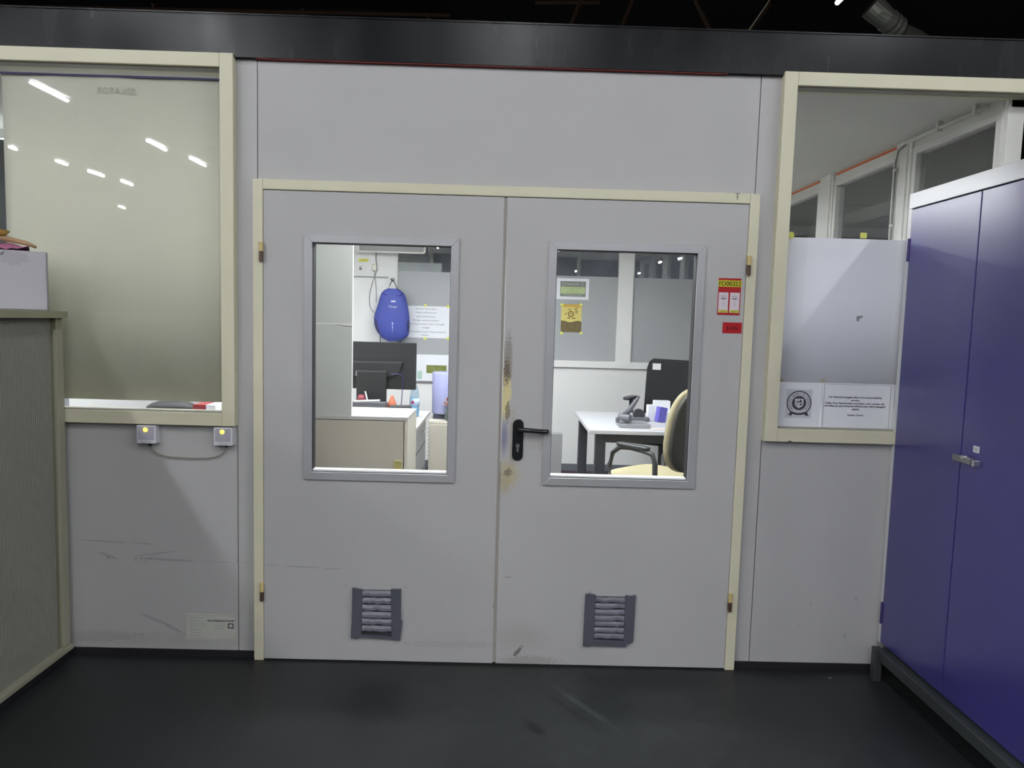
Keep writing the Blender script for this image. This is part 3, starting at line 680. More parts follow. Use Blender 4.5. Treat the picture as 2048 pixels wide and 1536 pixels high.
# ribbed shutter: fine vertical ribs as surface pattern
mb = MB(); yv = -2.11; N = 168; st_ = (2.11 - .0975) / N; vs = []
for i in range(N):
    y_ = -2.11 + i * st_
    vs += [(LX - .022, y_, 0), (LX - .017, y_ + st_ * .25, 0), (LX - .017, y_ + st_ * .75, 0)]
vs.append((LX - .022, -2.11 + N * st_, 0))
m_ = len(vs); allv = [(a, b, .066) for a, b, c in vs] + [(a, b, 1.478) for a, b, c in vs]
mb.add(allv, [(i, i + 1, m_ + i + 1, m_ + i) for i in range(m_ - 1)]); mb.box(LX - .035, LX - .0225, -2.11, -.0975, .066, 1.478)
mb.build('tambour_shutter', tam_m, lc)
mb = MB(); mb.disc((LX + .0005, -.071, 1.008), .008, 'x', t=-.002); mb.v = [Vector((v.x, -.071 + (v.y + .071) * .7, 1.008 + (v.z - 1.008) * 1.6)) for v in mb.v]; mb.build('keyhole', black_rub, lc)

# carton on it with things lying in the top
bx = root('cardboard_box', (-2.03, -.1, 1.508), 'white open cardboard box standing on the tambour cabinet', 'box')
bm_ = mat('white_carton', (170, 168, 173), rough=.7, var=.04)
marks(bm_, [(-2.0, 1.72, .03, .01, 10, .6, (84, 80, 88), 2), (-1.97, 1.73, .012, .005, 60, .8, (60, 56, 60), 1), (-1.94, 1.71, .05, .03, 0, .25, (120, 116, 120), 1.5)])
MBX = Matrix.Translation((-1.845, -.145, 0)) @ Matrix.Rotation(R(30), 4, 'Z')
mb = MB(MBX); B = (-.40, 0, 0, .105, 1.5085, 1.742)
mb.box(B[0], B[1], B[2], B[2] + .004, B[4], B[5]).box(B[0], B[1], B[3] - .004, B[3], B[4], B[5]).box(B[0], B[0] + .004, B[2], B[3], B[4], B[5]).box(B[1] - .004, B[1], B[2], B[3], B[4], B[5]).box(B[0], B[1], B[2], B[3], B[4], B[4] + .004)
mb.build('carton', bm_, bx)
rn = random.Random(3)
mb = MB(); n = 16; vs = []
for i in range(n + 1):
    for j in range(6):
        t = i / n; h = 1.747 + .018 * math.sin(t * 7 + j) * .5 + rn.random() * .012 + .03 * (1 - t) * math.sin(math.pi * (j + .5) / 6)
        vs.append(MBX @ Vector((-.36 + .30 * t, .006 + .018 * j, h)))
mb.add(vs, [(i * 6 + j, (i + 1) * 6 + j, (i + 1) * 6 + j + 1, i * 6 + j + 1) for i in range(n) for j in range(5)])
o = mb.build('tissue_paper', mat('pink_tissue', (176, 112, 142), rough=.7, var=.25, vscale=60)); sm_ = o.modifiers.new('solid', 'SOLIDIFY'); sm_.thickness = .002
tag(o, 'crumpled pink paper bulging out of the white cardboard box', 'paper')
mb = MB(); mb.tube([at(-30, 470, y=-.20), at(20, 479, y=-.18), at(55, 487, y=-.16), at(73, 495, y=-.14)], [.008, .011, .009, .005], 10)
tag(mb.build('wooden_stick', mat('tan_wood', (182, 148, 112), rough=.6, var=.15, vscale=20), smooth=True), 'tan wooden stick lying across the pink paper in the box', 'stick')
mb = MB(); mb.tube([at(-25, 458, y=-.26), at(-5, 464, y=-.25), at(8, 466, y=-.24), at(19, 463, y=-.23)], [.02, .018, .012, .003], 10)
tag(mb.build('wooden_tool', mat('ochre_wood', (148, 112, 44), rough=.6, var=.3, vscale=30), smooth=True), 'ochre and dark pointed wooden piece on top of the box contents', 'tool')

# ================================================================== BLUE STEEL CABINET
bc = root('steel_cabinet', (1.93, -.5, .142), 'tall two-door blue steel cabinet with light grey top rail on the right', 'cabinet')
BX = 1.70
mb = MB()
mb.box(BX + .004, 2.14, -.975, -.006, 2.036, 2.100)                       # top rail and top
mb.box(BX + .004, 2.14, -.034, -.006, .142, 2.036); mb.box(BX + .004, 2.14, -.975, -.945, .142, 2.036); mb.box(2.12, 2.14, -.945, -.034, .142, 2.036)
mb.box(BX + .03, 2.12, -.945, -.034, .142, .16)
mb.build('carcass', cabgrey, bc, bevel=.002)
for k, (a, b) in enumerate([(-.487, -.040), (-.942, -.492)]):
    mb = MB(); mb.box(BX, BX + .02, a, b, .150, 2.030); d = mb.build('door', blue_m, bc, bevel=.002)
    if k == 0:
        for hz in (.28, 1.86):
            mb = MB(); mb.tube([(BX - .002, -.037, hz - .045), (BX - .002, -.037, hz + .002)], .0055, 10); mb.tube([(BX - .002, -.037, hz + .003), (BX - .002, -.037, hz + .05)], .0055, 10)
            mb.build('hinge', mat('blue_hinge', (70, 60, 110), rough=.35, metal=.3), d)
    else:
        p0 = at(1922, 918, x=BX); p1 = at(1972, 924, x=BX)
        mb = MB(); mb.box(BX - .016, BX - .001, min(p0.y, -.5) , -.492 + .012, 1.066, 1.094)
        mb.v = []; mb.f = []; mb.mi = []
        zc = at(1940, 921, x=BX).z
        mb.box(BX - .020, BX - .012, -.575, -.470, zc - .011, zc + .011); mb.box(BX - .014, BX - .0005, -.575, -.5, zc - .012, zc + .012)
        lt = mb.build('latch', zinc, d, bevel=.002)
        chr_ = mat('bright_chrome', (225, 225, 225), rough=.15, metal=.9)
        mb = MB(); mb.box(BX - .034, BX - .012, -.552, -.538, zc + .006, zc + .018); mb.build('latch_knob', chr_, lt, bevel=.002)
        mb = MB(); mb.box(BX - .024, BX - .0005, -.605, -.588, zc - .012, zc + .010); mb.build('striker', chr_, lt, bevel=.002)
        pc = at(1953, 899, x=BX); mb = MB(); mb.box(BX - .0012, BX - .0002, pc.y - .017, pc.y + .017, pc.z - .012, pc.z + .012); sk = mb.build('number_label', mat('label_grey_white', (206, 206, 210), rough=.5), d)
        mb = MB(); text_on(mb, '03', (BX - .0016, pc.y, pc.z), (0, -1, 0), Z, wd=.014, h=.009); mb.build('number', ink_soft, sk)
sb = root('cabinet_stand', (1.9, -.5, 0), 'dark grey low steel stand carrying the blue cabinet', 'stand')
mb = MB(); mb.box(1.664, 1.70 + .02, -1.02, -.075, .092, .1405); mb.box(2.10, 2.14, -1.02, -.03, .092, .1405); mb.box(1.72, 2.10, -.075, -.03, .10, .1405); mb.box(1.72, 2.10, -1.02, -.98, .10, .1405)
mb.build('top_frame', stand_m, sb, bevel=.004)
for (x, y) in [(1.648, -.105), (2.10, -.105), (1.648, -1.03), (2.10, -1.03)]:
    mb = MB(); mb.box(x, x + .032, y, y + .035, 0, .146 if x < 1.7 else .1405); mb.build('leg', stand_m, sb, bevel=.002)

# ================================================================== OFFICE, LEFT SIDE
beige = mat('beige_laminate', (186, 181, 166), rough=.5, var=.02); beige_e = mat('beige_edge', (206, 202, 186), rough=.5)
topw = mat('white_desktop', (188, 187, 182), rough=.45)
ZC = .92
fr_, bk = at(815, 835, z=ZC), at(834, 817, z=ZC)
cx1 = (fr_.x + bk.x) / 2; cy0, cy1 = fr_.y, bk.y
lw_ = root('low_cabinet', (-1.1, (cy0 + cy1) / 2, 0), 'beige low cupboard with one hinged door behind the left door window', 'cabinet')
mb = MB(); mb.box(-1.7, cx1, cy0, cy1, ZC - .022, ZC); mb.build('cabinet_top', topw, lw_, bevel=.0015)
p1 = at(807, 900, y=cy0).x
mb = MB(); mb.box(p1 + .003, cx1 - .001, cy0 + .002, cy1, 0, ZC - .022); mb.box(-1.7, -1.68, cy0 + .002, cy1, 0, ZC - .022); mb.box(-1.68, p1, cy1 - .01, cy1, 0, ZC - .022); mb.box(-1.68, p1, cy0 + .03, cy1 - .01, .02, .06)
mb.build('carcass', beige_e, lw_, bevel=.001)
mb = MB(); mb.box(-1.675, p1 - .002, cy0, cy0 + .018, .06, ZC - .026); dr = mb.build('door', beige, lw_, bevel=.001)
h0, h1 = at(788, 921, y=cy0), at(803, 944, y=cy0)
mb = MB(); mb.frame(h0.x, h1.x, h1.z - .06, h0.z, .008, cy0 - .006, cy0 - .0003); mb.box(h0.x + .008, h1.x - .008, cy0 - .002, cy0 - .0003, h1.z - .05, h0.z - .008); mb.build('recessed_handle', mat('olive_brass', (190, 180, 112), rough=.5), dr)

px_r = at(704, 700, y=cy0 + .004).x
tp = root('upright_panel', (-1.25, cy0 + .03, ZC), 'tall pale grey board with a cracked seam, standing on the low cupboard', 'panel')
gp = mat('pale_grey_board', (192, 195, 190), rough=.5, var=.02)
zs = at(660, 647, y=cy0 + .004).z
mb = MB(); mb.box(-1.68, px_r, cy0 + .004, cy0 + .034, ZC + .0005, zs - .0015); mb.build('lower_board', gp, tp, bevel=.001)
mb = MB(); mb.box(-1.68, px_r, cy0 + .004, cy0 + .034, zs + .0015, 2.3); mb.build('upper_board', gp, tp, bevel=.001)
a_ = at(676, 648, y=cy0 + .003); mb = MB(); mb.prism([(px_r - .10, zs - .004), (px_r - .02, zs - .012), (px_r, zs - .010), (px_r, zs + .006), (px_r - .05, zs + .004)], cy0 + .002, cy0 + .004); mb.build('paper_tear', mat('torn_paper', (208, 209, 205), rough=.7), tp)

# desk with pedestal
dk = root('desk', (-1.2, 2.45, 0), 'white-topped desk carrying the monitor, behind the low cupboard', 'desk')
dx1 = -.60
mb = MB(); mb.box(-1.72, dx1, 1.86, 2.98, .715, .74); mb.build('desktop', topw, dk, bevel=.002)
dm = mat('grey_drawer_metal', (150, 154, 158), rough=.4, metal=.2)
mb = MB(); mb.box(-1.05, dx1 - .03, 1.90, 2.9, .08, .714); pd = mb.build('pedestal', dm, dk, bevel=.002)
mb = MB(); mb.box(-1.70, -1.66, 1.9, 2.94, 0, .714); mb.build('desk_leg', dm, dk)
mb = MB(); mb.box(-1.0, dx1 - .06, 1.95, 2.85, 0, .08); mb.build('pedestal_foot', dm, pd)
pv = at(843, 864, x=dx1 - .03); mb = MB(); mb.tube([(dx1 - .03, pv.y - .05, pv.z), (dx1 - .008, pv.y - .05, pv.z), (dx1 - .008, pv.y + .05, pv.z), (dx1 - .03, pv.y + .05, pv.z)], .005, 8); mb.build('handle', mat('bright_chrome', (225, 225, 225)), pd)
for zz in (.3, .5):
    mb = MB(); mb.box(dx1 - .0295, dx1 - .027, 1.92, 2.88, zz - .003, zz + .003); mb.build('drawer_gap', joint_m, pd)

# monitor seen from the back
YM = 2.5
mo = root('monitor', (-.96, YM, .74), 'black monitor seen from behind, on the desk left of the lavender column', 'monitor')
mblk = mat('monitor_black', (44, 45, 46), rough=.35, spec=.5); mblk2 = mat('monitor_dark_grey', (64, 65, 66), rough=.5)
m0, m1 = at(833, 686, y=YM), at(833, 780, y=YM)
xa, xb = -1.27, m0.x
mb = MB(); mb.box(xa, xb, YM, YM + .03, m1.z, m0.z); mb.build('screen_housing', mblk, mo, bevel=.006)
zb_ = at(770, 728, y=YM).z
mb = MB(); mb.prism([(xa + .05, zb_ - .10), (xb - .17, zb_ - .10), (xb - .12, zb_ - .06), (xb - .10, zb_ + .02), (xa + .05, zb_ + .02)], YM - .03, YM); mb.build('electronics_bulge', mblk, mo, bevel=.008)
mb = MB()
for k in range(28):
    x_ = xa + .12 + k * .0155
    if x_ < xb - .11: mb.box(x_, x_ + .009, YM - .0315, YM - .030, zb_ + .004, zb_ + .012)
mb.build('vent_slots', mblk2, mo)
lb = mat('label_white', (220, 222, 222), rough=.5)
for (a, b) in [((712, 742), (728, 752)), ((756, 752), (771, 757)), ((752, 747), (759, 749))]:
    p, q = at(*a, y=YM - .032), at(*b, y=YM - .032); mb = MB(); mb.box(p.x, q.x, YM - .0325, YM - .0302, q.z, p.z); mb.build('label', lb, mo)
mb = MB(); mb.box(-1.12, -.89, YM - .06, YM - .02, .76, zb_ - .05); mb.build('stand_neck', mblk, mo, bevel=.01)
mb = MB(); mb.sup((-.98, YM - .01, .7515), (.26, .18, .02), .3, .8); mb.build('stand_foot', mblk, mo, smooth=True)
mb = MB(); mb.tube([(-.86, YM - .05, zb_ - .07), (-.78, YM - .04, zb_ - .075), (-.765, YM - .03, zb_ - .1), (-.775, YM - .03, .86), (-.80, YM - .03, .76)], .003, 8); mb.build('cable', mat('blue_cable', (56, 56, 110), rough=.4), mo, smooth=True)
# small things on the desk
def slab(name, c, sz, m, label, cat, rot=0, bevel=.002, tilt=0, group=None):
    M = Matrix.Translation(c) @ Matrix.Rotation(R(rot), 4, 'Z') @ Matrix.Rotation(R(tilt), 4, 'Y')
    mb = MB(M); mb.box(-sz[0] / 2, sz[0] / 2, -sz[1] / 2, sz[1] / 2, 0, sz[2]); return tag(mb.build(name, m, bevel=bevel), label, cat, group)
tray = root('letter_tray', (-.98, 2.28, .74), 'dark grey tray heaped with pens and papers in front of the monitor', 'tray')
mb = MB(); mb.box(-1.14, -.84, 2.20, 2.34, .7405, .746).box(-1.14, -.84, 2.20, 2.204, .746, .80).box(-1.14, -.84, 2.336, 2.34, .746, .80).box(-1.14, -1.136, 2.2, 2.34, .746, .80).box(-.844, -.84, 2.2, 2.34, .746, .80)
mb.build('tray_walls', mblk2, tray)
mb = MB(); mb.box(-1.13, -.86, 2.21, 2.33, .7465, .885); mb.build('paper_stack', mat('grey_folder', (84, 86, 90), rough=.6), tray)
mb = MB(); mb.tube([(-1.09, 2.225, .894), (-.90, 2.225, .905)], .008, 8); tag(mb.build('marker_pen', lb), 'white marker pen lying across the tray before the monitor', 'pen')
mb = MB(); mb.tube([(-1.0, 2.28, .886), (-1.02, 2.28, .965)], .006, 8); tag(mb.build('marker_pen', lb), 'white pen sticking up slantwise out of the tray', 'pen')
mb = MB(); mb.lathe((-1.05, 2.29, .886), [(.028, 0), (.03, .03), (.022, .045), (.02, .05)], 16); tag(mb.build('tape_roll', mat('dull_red', (140, 60, 70), rough=.5)), 'small dull red round thing on the tray left of the upright pen', 'tape')
mb = MB(); mb.lathe((-.828, 2.34, .741), [(.03, 0), (.033, .12), (.032, .13), (.02, .16), (.012, .175), (.012, .19)], 16); tag(mb.build('spray_bottle', mat('orange_brown_plastic', (186, 104, 76), rough=.4), smooth=True), 'small orange-brown bottle right of the monitor stand', 'bottle')
slab('cable_box', (-.745, 2.2, .741), (.16, .05, .135), mblk2, 'dark small box on the desk between monitor and water bottle', 'box', 12, .008)
slab('red_pack', (-1.06, 2.12, .741), (.06, .05, .06), mat('pale_red', (196, 116, 122), rough=.6), 'small pale red packet at the front of the monitor desk', 'packet')
slab('paper_cube', (-.85, 2.14, .741), (.06, .06, .07), lb, 'white note cube on the desk in front of the monitor', 'notepad')
# water bottle
bt = root('water_bottle', (-.69, 2.6, .741), 'clear blue-tinted plastic water bottle with label on the desk corner', 'bottle')
bg = glass('bottle_plastic', (.80, .90, .97), .12)
mb = MB(); mb.lathe((-.69, 2.6, .741), [(.033, 0), (.038, .01), (.038, .17), (.034, .20), (.025, .235), (.014, .255), (.013, .268)], 24); mb.build('body', bg, bt, smooth=True)
mb = MB(); mb.lathe((-.69, 2.6, .741), [(.030, .005), (.0355, .012), (.0355, .15)], 24); mb.build('water', mat('bottle_water_blue', (150, 196, 224), rough=.2), bt, smooth=True)
mb = MB(); mb.lathe((-.69, 2.6, .741), [(.0388, .085), (.0388, .145)], 24); lbm = mb.build('label', mat('pale_blue_label', (176, 200, 232), rough=.5), bt, smooth=True)
mb = MB(); mb.disc((-.70, 2.6 - .0392, .741 + .118), .013, t=.001); mb.build('red_logo', mat('violet_red', (150, 60, 110), rough=.5), lbm)

# right low cabinet with lavender column and plant
ZR = .62
q0, q1 = at(858, 842, z=ZR), at(858, 829, z=ZR)
sc_ = root('side_cabinet', (-.35, (q0.y + q1.y) / 2, 0), 'narrow beige cabinet under the lavender column, right of the desk', 'cabinet')
mb = MB(); mb.box(q0.x, -.1, q0.y, q1.y, 0, ZR - .02); mb.box(q0.x - .004, -.096, q0.y - .004, q1.y, ZR - .02, ZR); mb.build('carcass', beige_e, sc_, bevel=.001)
mb = MB(); mb.box(q0.x + .012, -.11, q0.y - .012, q0.y - .0005, .05, ZR - .03); mb.build('door', beige, sc_, bevel=.001)
mb = MB()
for k in range(9): mb.box(q0.x - .006, q0.x - .0005, q0.y + .01, q0.y + .05, ZR - .07 - k * .035, ZR - .06 - k * .035)
mb.build('louvres', zinc, sc_)
yc_ = (q0.y + q1.y) / 2 + .02
lv0 = at(863, 745, y=yc_ - .1)
lvx = lv0.x + .115
lp = root('fabric_column', (lvx, yc_, ZR), 'round lavender column on a black foot, standing on the narrow beige cabinet', 'column')
mb = MB(); mb.lathe((lvx, yc_, ZR), [(.112, .045), (.115, .05), (.115, lv0.z - ZR - .01), (.112, lv0.z - ZR), (.09, lv0.z - ZR)], 40); mb.build('column_body', mat('lavender_fabric', (166, 170, 210), rough=.6), lp, smooth=True)
mb = MB(); mb.box(lvx - .095, lvx + .095, yc_ - .09, yc_ + .09, ZR + .0005, ZR + .045); mb.build('foot', mat('anthracite', (58, 60, 78), rough=.5), lp, bevel=.004)
vx = at(900, 800, y=q0.y + .03)
vz = root('dried_plant', (vx.x, q0.y + .05, ZR), 'dried orange-brown flower bunch in grey-green vase before the lavender column', 'plant')
mb = MB(); mb.lathe((vx.x, q0.y + .05, ZR), [(.03, .0005), (.045, .02), (.048, .07), (.03, .11), (.032, .12)], 20); mb.build('vase', mat('grey_green_glaze', (88, 100, 98), rough=.35), vz, smooth=True)
mb = MB(); rn = random.Random(5)
for k in range(46):
    th = rn.random() * 6.28; el = rn.random() * 1.4 + .1; L = .05 + rn.random() * .05
    c0 = Vector((vx.x, q0.y + .05, ZR + .13)); d = Vector((math.cos(th) * math.cos(el), math.sin(th) * math.cos(el), math.sin(el))) * L
    t_ = d.cross(Z).normalized() * .012
    mb.add([c0 + d * .3, c0 + d * .8 + t_, c0 + d, c0 + d * .8 - t_, c0 + d * .75 + Vector((0, 0, .006))], [(0, 1, 4), (1, 2, 4), (2, 3, 4), (3, 0, 4), (0, 3, 2, 1)])
mb.build('petals', mat('orange_brown_petal', (158, 96, 48), rough=.7, var=.4, vscale=60), vz)

# things on the back wall
def wall_at(px, py, off=.004): return at(px, py, y=YB - off)
def wquad(mb, a, b, off0, off1=None, base=YB):
    p, q = at(*a, y=base - off0), at(*b, y=base - off0); mb.box(min(p.x, q.x), max(p.x, q.x), base - off0, base - (off1 if off1 is not None else off0 - .002), min(p.z, q.z), max(p.z, q.z))
p = at(836, 718, y=YB - .034); q = at(905, 763, y=YB - .034)
pb = root('pinned_papers', ((p.x + q.x) / 2, YB - .03, q.z), 'white papers with a green landscape photo on the sill wall beside monitor', 'poster')
mb = MB(); mb.box(-.93, -.40, YB - .036, YB - .031, q.z, 1.155); mb.build('backing_sheet', paper_w, pb)
mb = MB(); wquad(mb, (853, 730), (893, 747), .0385, .037); mb.build('green_photo', mat('green_landscape', (128, 136, 72), rough=.6, var=.55, vscale=14), pb)
mb = MB(); mb.box(-.95, -.36, YB - .03, YB - .0005, q.z - .012, q.z); mb.box(-.93, -.40, YB - .031, YB - .0005, q.z, 1.064); mb.build('ledge', mat('ledge_grey', (168, 170, 172), rough=.5), pb)
mb = MB(); wquad(mb, (834, 742), (844, 758), .0385, .037); mb.build('green_note', mat('pale_green_note', (176, 204, 190), rough=.6), pb)

def dots(parent, pts, y):
    for (px, py) in pts:
        c = at(px, py, y=y); mb = MB(); mb.disc((c.x, y, c.z), .0155, t=.0012); mb.build('adhesive_dot', dot_m, parent)
YF = YB + .019
tn = root('text_poster', (at(858, 677, y=YF).x, YF, at(858, 677, y=YF).z), 'white sheet with centred German lines fixed on frosted glass beside the backpack', 'poster')
p, q = at(806, 611, y=YF), at(898, 677, y=YF)
mb = MB(); mb.box(p.x, q.x, YF, YF + .0015, q.z, p.z); mb.build('sheet', paper_w, tn)
mb = MB()
for (s, x0, x1, yl) in [('Gestern wird dann:', 831, 874, 617.5), ('Heute wird können:', 832, 873, 625), ('Jetzt wird kommen:', 833, 871, 633), ('Morgen werden können:', 826, 878, 640.5), ('dem Stück macht mehr tretropft', 817, 889, 648), ('weniger', 844, 860, 655), ('alle Kunden werden Gewinnung der', 817, 892, 663.5), ('Leben...', 842, 862, 670)]:
    a_, b_ = at(x0, yl, y=YF - .001), at(x1, yl, y=YF - .001); text_on(mb, s, (a_ + b_) / 2, X, Z, wd=(b_ - a_).x, h=.016)
mb.build('printed_text', ink_soft, tn)
dots(tn, [(851, 611), (896, 613), (850, 677), (896, 677)], YF - .0005)

dn = root('danger_sign', (at(1145, 600, y=YF).x, YF, at(1145, 600, y=YF).z), 'white-bordered green and grey DANGER notice on the frosted glass', 'sign')
p, q = at(1114, 556, y=YF), at(1177, 600, y=YF)
mb = MB(); mb.box(p.x, q.x, YF, YF + .0015, q.z, p.z); mb.build('sheet', paper_w, dn)
p, q = at(1121, 562, y=YF - .001), at(1171, 594, y=YF - .001); dgm = mat('sign_grey', (128, 134, 128), rough=.6)
mb = MB(); mb.box(p.x, q.x, YF - .001, YF, q.z, p.z); mb.build('grey_ground', dgm, dn)
mb = MB(); zt, zb2 = p.z - .055, q.z + .028; mb.box(p.x + .006, q.x - .006, YF - .002, YF - .001, zb2, zt); mb.build('green_field', mat('sign_green', (184, 200, 146), rough=.6), dn)
mb = MB(); cxm = (p.x + q.x) / 2; text_on(mb, 'DANGER', (cxm, YF - .0015, p.z - .028), X, Z, wd=.13, h=.024, bold=.001)
for sx in (-.095, .095): ring(mb, (cxm + sx, 0, p.z - .028), .013, .017, YF - .0015, 20)
text_on(mb, 'KEEP YOUR HANDS CLEAN', (cxm, YF - .0015, q.z + .014), X, Z, wd=.19, h=.012); mb.build('pale_lettering', mat('pale_print', (196, 200, 188), rough=.6), dn)
mb = MB()
for i, s in enumerate(['DO NOT TOUCH THIS DESK', 'WHEN IT IS', 'IN USE BY SOMEONE']): text_on(mb, s, (cxm, YF - .0025, zt - .014 - i * .021), X, Z, wd=(.17, .08, .13)[i], h=.010)
mb.build('dark_lettering', mat('green_ink', (120, 140, 92), rough=.6), dn)

yp = root('picture_print', (at(1143, 665, y=YF).x, YF, at(1143, 665, y=YF).z), 'small yellow-over-brown picture print held by four yellow dots on frosted glass', 'picture')
p, q = at(1123, 608, y=YF), at(1162, 665, y=YF); zm = at(1143, 643, y=YF).z
mb = MB(); mb.box(p.x, q.x, YF, YF + .0015, q.z, p.z); mb.build('yellow_ground', mat('pale_yellow_print', (216, 202, 120), rough=.6, var=.12, vscale=12), yp)
mb = MB(); mb.box(p.x, q.x, YF - .0008, YF - .0001, p.z - .03, p.z); mb.build('ochre_top', mat('ochre_print', (204, 166, 72), rough=.6, var=.2, vscale=40), yp)
mb = MB(); n = 12; xs = [p.x + (q.x - p.x) * i / n for i in range(n + 1)]
mb.prism([(p.x, q.z), (q.x, q.z)] + [(xs[n - i], zm + .008 * math.sin(i * .7)) for i in range(n + 1)], YF - .0012, YF - .0002); mb.build('brown_field', mat('brown_print', (112, 98, 62), rough=.6, var=.4, vscale=30), yp)
mb = MB(); cxm = (p.x + q.x) / 2 - .005; czm = zm + .075
ring(mb, (cxm, 0, czm), .022, .032, YF - .0016, 24); ring(mb, (cxm, 0, czm), .008, .014, YF - .0016, 16)
for (a, b, c, d) in [(-.03, .045, 0, .05), (.03, .05, .065, .06), (.04, .035, .07, .03), (.04, .02, .068, .012), (-.06, -.01, -.045, .015), (-.04, -.04, -.01, -.045), (.01, -.045, .05, -.04), (-.02, -.03, -.01, -.05), (.02, -.03, .03, -.05)]:
    mb.tube([(cxm + a, YF - .0016, czm + b), (cxm + c, YF - .0016, czm + d)], .0035, 5)
mb.build('brown_strokes', mat('brown_ink', (124, 86, 44), rough=.6), yp)
dots(yp, [(1124, 609.5), (1162, 609.5), (1123, 666), (1162, 666)], YF - .002)

# high board with rounded frame, small signs, socket, cables
hb = root('hanging_board', (at(786, 506, y=4.14).x, 4.14, at(786, 506, y=4.14).z), 'white-framed grey board with rounded corner, hung high on the back wall', 'board')
p, q = at(716, 501, y=4.14), at(851, 508, y=4.14); zl = q.z
def rrect(x0, x1, z0, z1, r, n=5):
    P = []
    for (cx, cz, a0) in [(x1 - r, z0 + r, -90), (x1 - r, z1 - r, 0), (x0 + r, z1 - r, 90), (x0 + r, z0 + r, 180)]:
        for k in range(n + 1): a = R(a0 + 90 * k / n); P.append((cx + r * math.cos(a), cz + r * math.sin(a)))
    return P
mb = MB(); mb.prism(rrect(p.x, q.x, zl, 2.42, .025)[::-1], 4.13, 4.17); mb.build('board_frame', white_lac, hb)
mb = MB(); mb.prism(rrect(p.x + .015, q.x - .015, zl + .015, 2.405, .015)[::-1], 4.126, 4.131); mb.build('board_face', mat('board_grey', (150, 150, 150), rough=.35), hb)
for bx_ in (-1.35, -1.15):
    mb = MB(); mb.box(bx_, bx_ + .02, 4.17, YB, 2.3, 2.35); mb.build('bracket', zinc, hb)
sg = root('wall_sign', (at(726, 545, y=YB).x, YB, at(726, 545, y=YB).z), 'small pale notice with yellow strip and grey disc on the white back wall', 'sign')
mb = MB(); wquad(mb, (714, 512), (740, 548), .0025, .0002); mb.build('sheet', mat('sign_white', (228, 229, 227), rough=.6), sg)
mb = MB(); wquad(mb, (717, 517), (737, 524), .0035, .0027); yb_ = mb.build('yellow_strip', mat('sign_yellow', (220, 218, 110), rough=.6), sg)
mb = MB(); c = at(727, 520.5, y=YB - .004); text_on(mb, 'LASER', c, X, Z, wd=.07, h=.016); mb.build('lettering', mat('olive_print', (160, 156, 70), rough=.6), sg)
mb = MB(); c = at(721, 537, y=YB - .003); mb.disc((c.x, YB - .0027, c.z), .015); mb.box(c.x - .015, c.x + .02, YB - .0037, YB - .0027, c.z + .022, c.z + .026); mb.build('grey_disc', mat('sign_disc_grey', (140, 134, 130), rough=.6), sg)
c = at(748.5, 535, y=YB - .02)
ws = root('wall_button', (c.x, YB, c.z - .03), 'white oval bell button with hanging cord on the white back wall', 'switch')
mb = MB(); mb.sup((c.x, YB - .018, c.z), (.05, .034, .07), .6, .8); mb.build('button_body', mat('warm_white_plastic', (226, 226, 210), rough=.4), ws, smooth=True)
mb = MB(); cp = [at(x, y, y=YB - .008) for x, y in [(752, 504), (752, 520), (754, 530), (754, 540), (751, 548), (749, 554), (745, 565), (741, 580), (738.5, 595), (739, 610), (743, 620), (750, 626)]]; mb.tube(cp, .0035, 6)
cp = [at(x, y, y=YB - .011) for x, y in [(749, 541), (749.5, 554), (751, 562), (752.5, 580), (752.5, 605)]]; mb.tube(cp, .003, 6); mb.build('cord', mat('grey_cord', (136, 136, 134), rough=.5), ws, smooth=True)
mb = MB(); a_, b_ = at(700, 552.5, y=YB - .006), at(777, 555, y=YB - .006); mb.box(a_.x, b_.x, YB - .0065, YB - .0005, (a_.z + b_.z) / 2 - .006, (a_.z + b_.z) / 2 + .006)
tag(mb.build('cable_duct', mat('duct_grey_plastic', (150, 152, 154), rough=.5)), 'thin grey horizontal cable strip above the backpack', 'cable duct')

# backpack
YP = 4.16
bp_ = root('backpack', (at(784, 682, y=YP).x, YP, at(784, 682, y=YP).z), 'blue backpack hanging by its loop on the back wall hook', 'backpack')
bpm = mat('backpack_blue', (74, 86, 168), rough=.6, var=.12, vscale=6, bump=.4, bscale=18)
prof = [(577, 775, 794.5), (580, 768, 801), (585, 763, 807), (592, 760, 810.5), (600, 758, 813), (610, 755, 815), (620, 751.5, 817), (628, 749, 818), (635, 747.2, 818.7), (643, 747.5, 819), (650, 748.5, 819), (657, 750.5, 818.6), (664, 754, 817.8), (670, 758.5, 816), (675, 763, 811), (679, 769, 803), (682, 776, 793)]
vs = []; fs = []; n = 28
for i, (y_, xl, xr) in enumerate(prof):
    a_, b_ = at(xl, y_, y=YP - .02), at(xr, y_, y=YP - .02); cxx = (a_.x + b_.x) / 2; hw = (b_.x - a_.x) / 2
    t = i / (len(prof) - 1); dp = .075 * (math.sin(math.pi * min(1, .12 + t * .86)) ** .45)
    for j in range(n):
        th = 2 * math.pi * j / n; cs, sn = math.cos(th), math.sin(th)
        vs.append((cxx + hw * math.copysign(abs(cs) ** .75, cs), YP + dp * math.copysign(abs(sn) ** .8, sn) * (1.15 if sn < 0 else .8), a_.z))
for i in range(len(prof) - 1):
    for j in range(n): fs.append((i * n + j, i * n + (j + 1) % n, (i + 1) * n + (j + 1) % n, (i + 1) * n + j))
fs += [list(range(n)), [(len(prof) - 1) * n + j for j in range(n)][::-1]]
mb = MB(); mb.add(vs, fs); body = mb.build('bag_body', bpm, bp_, smooth=True)
blk_f = mat('black_webbing', (40, 42, 48), rough=.7)
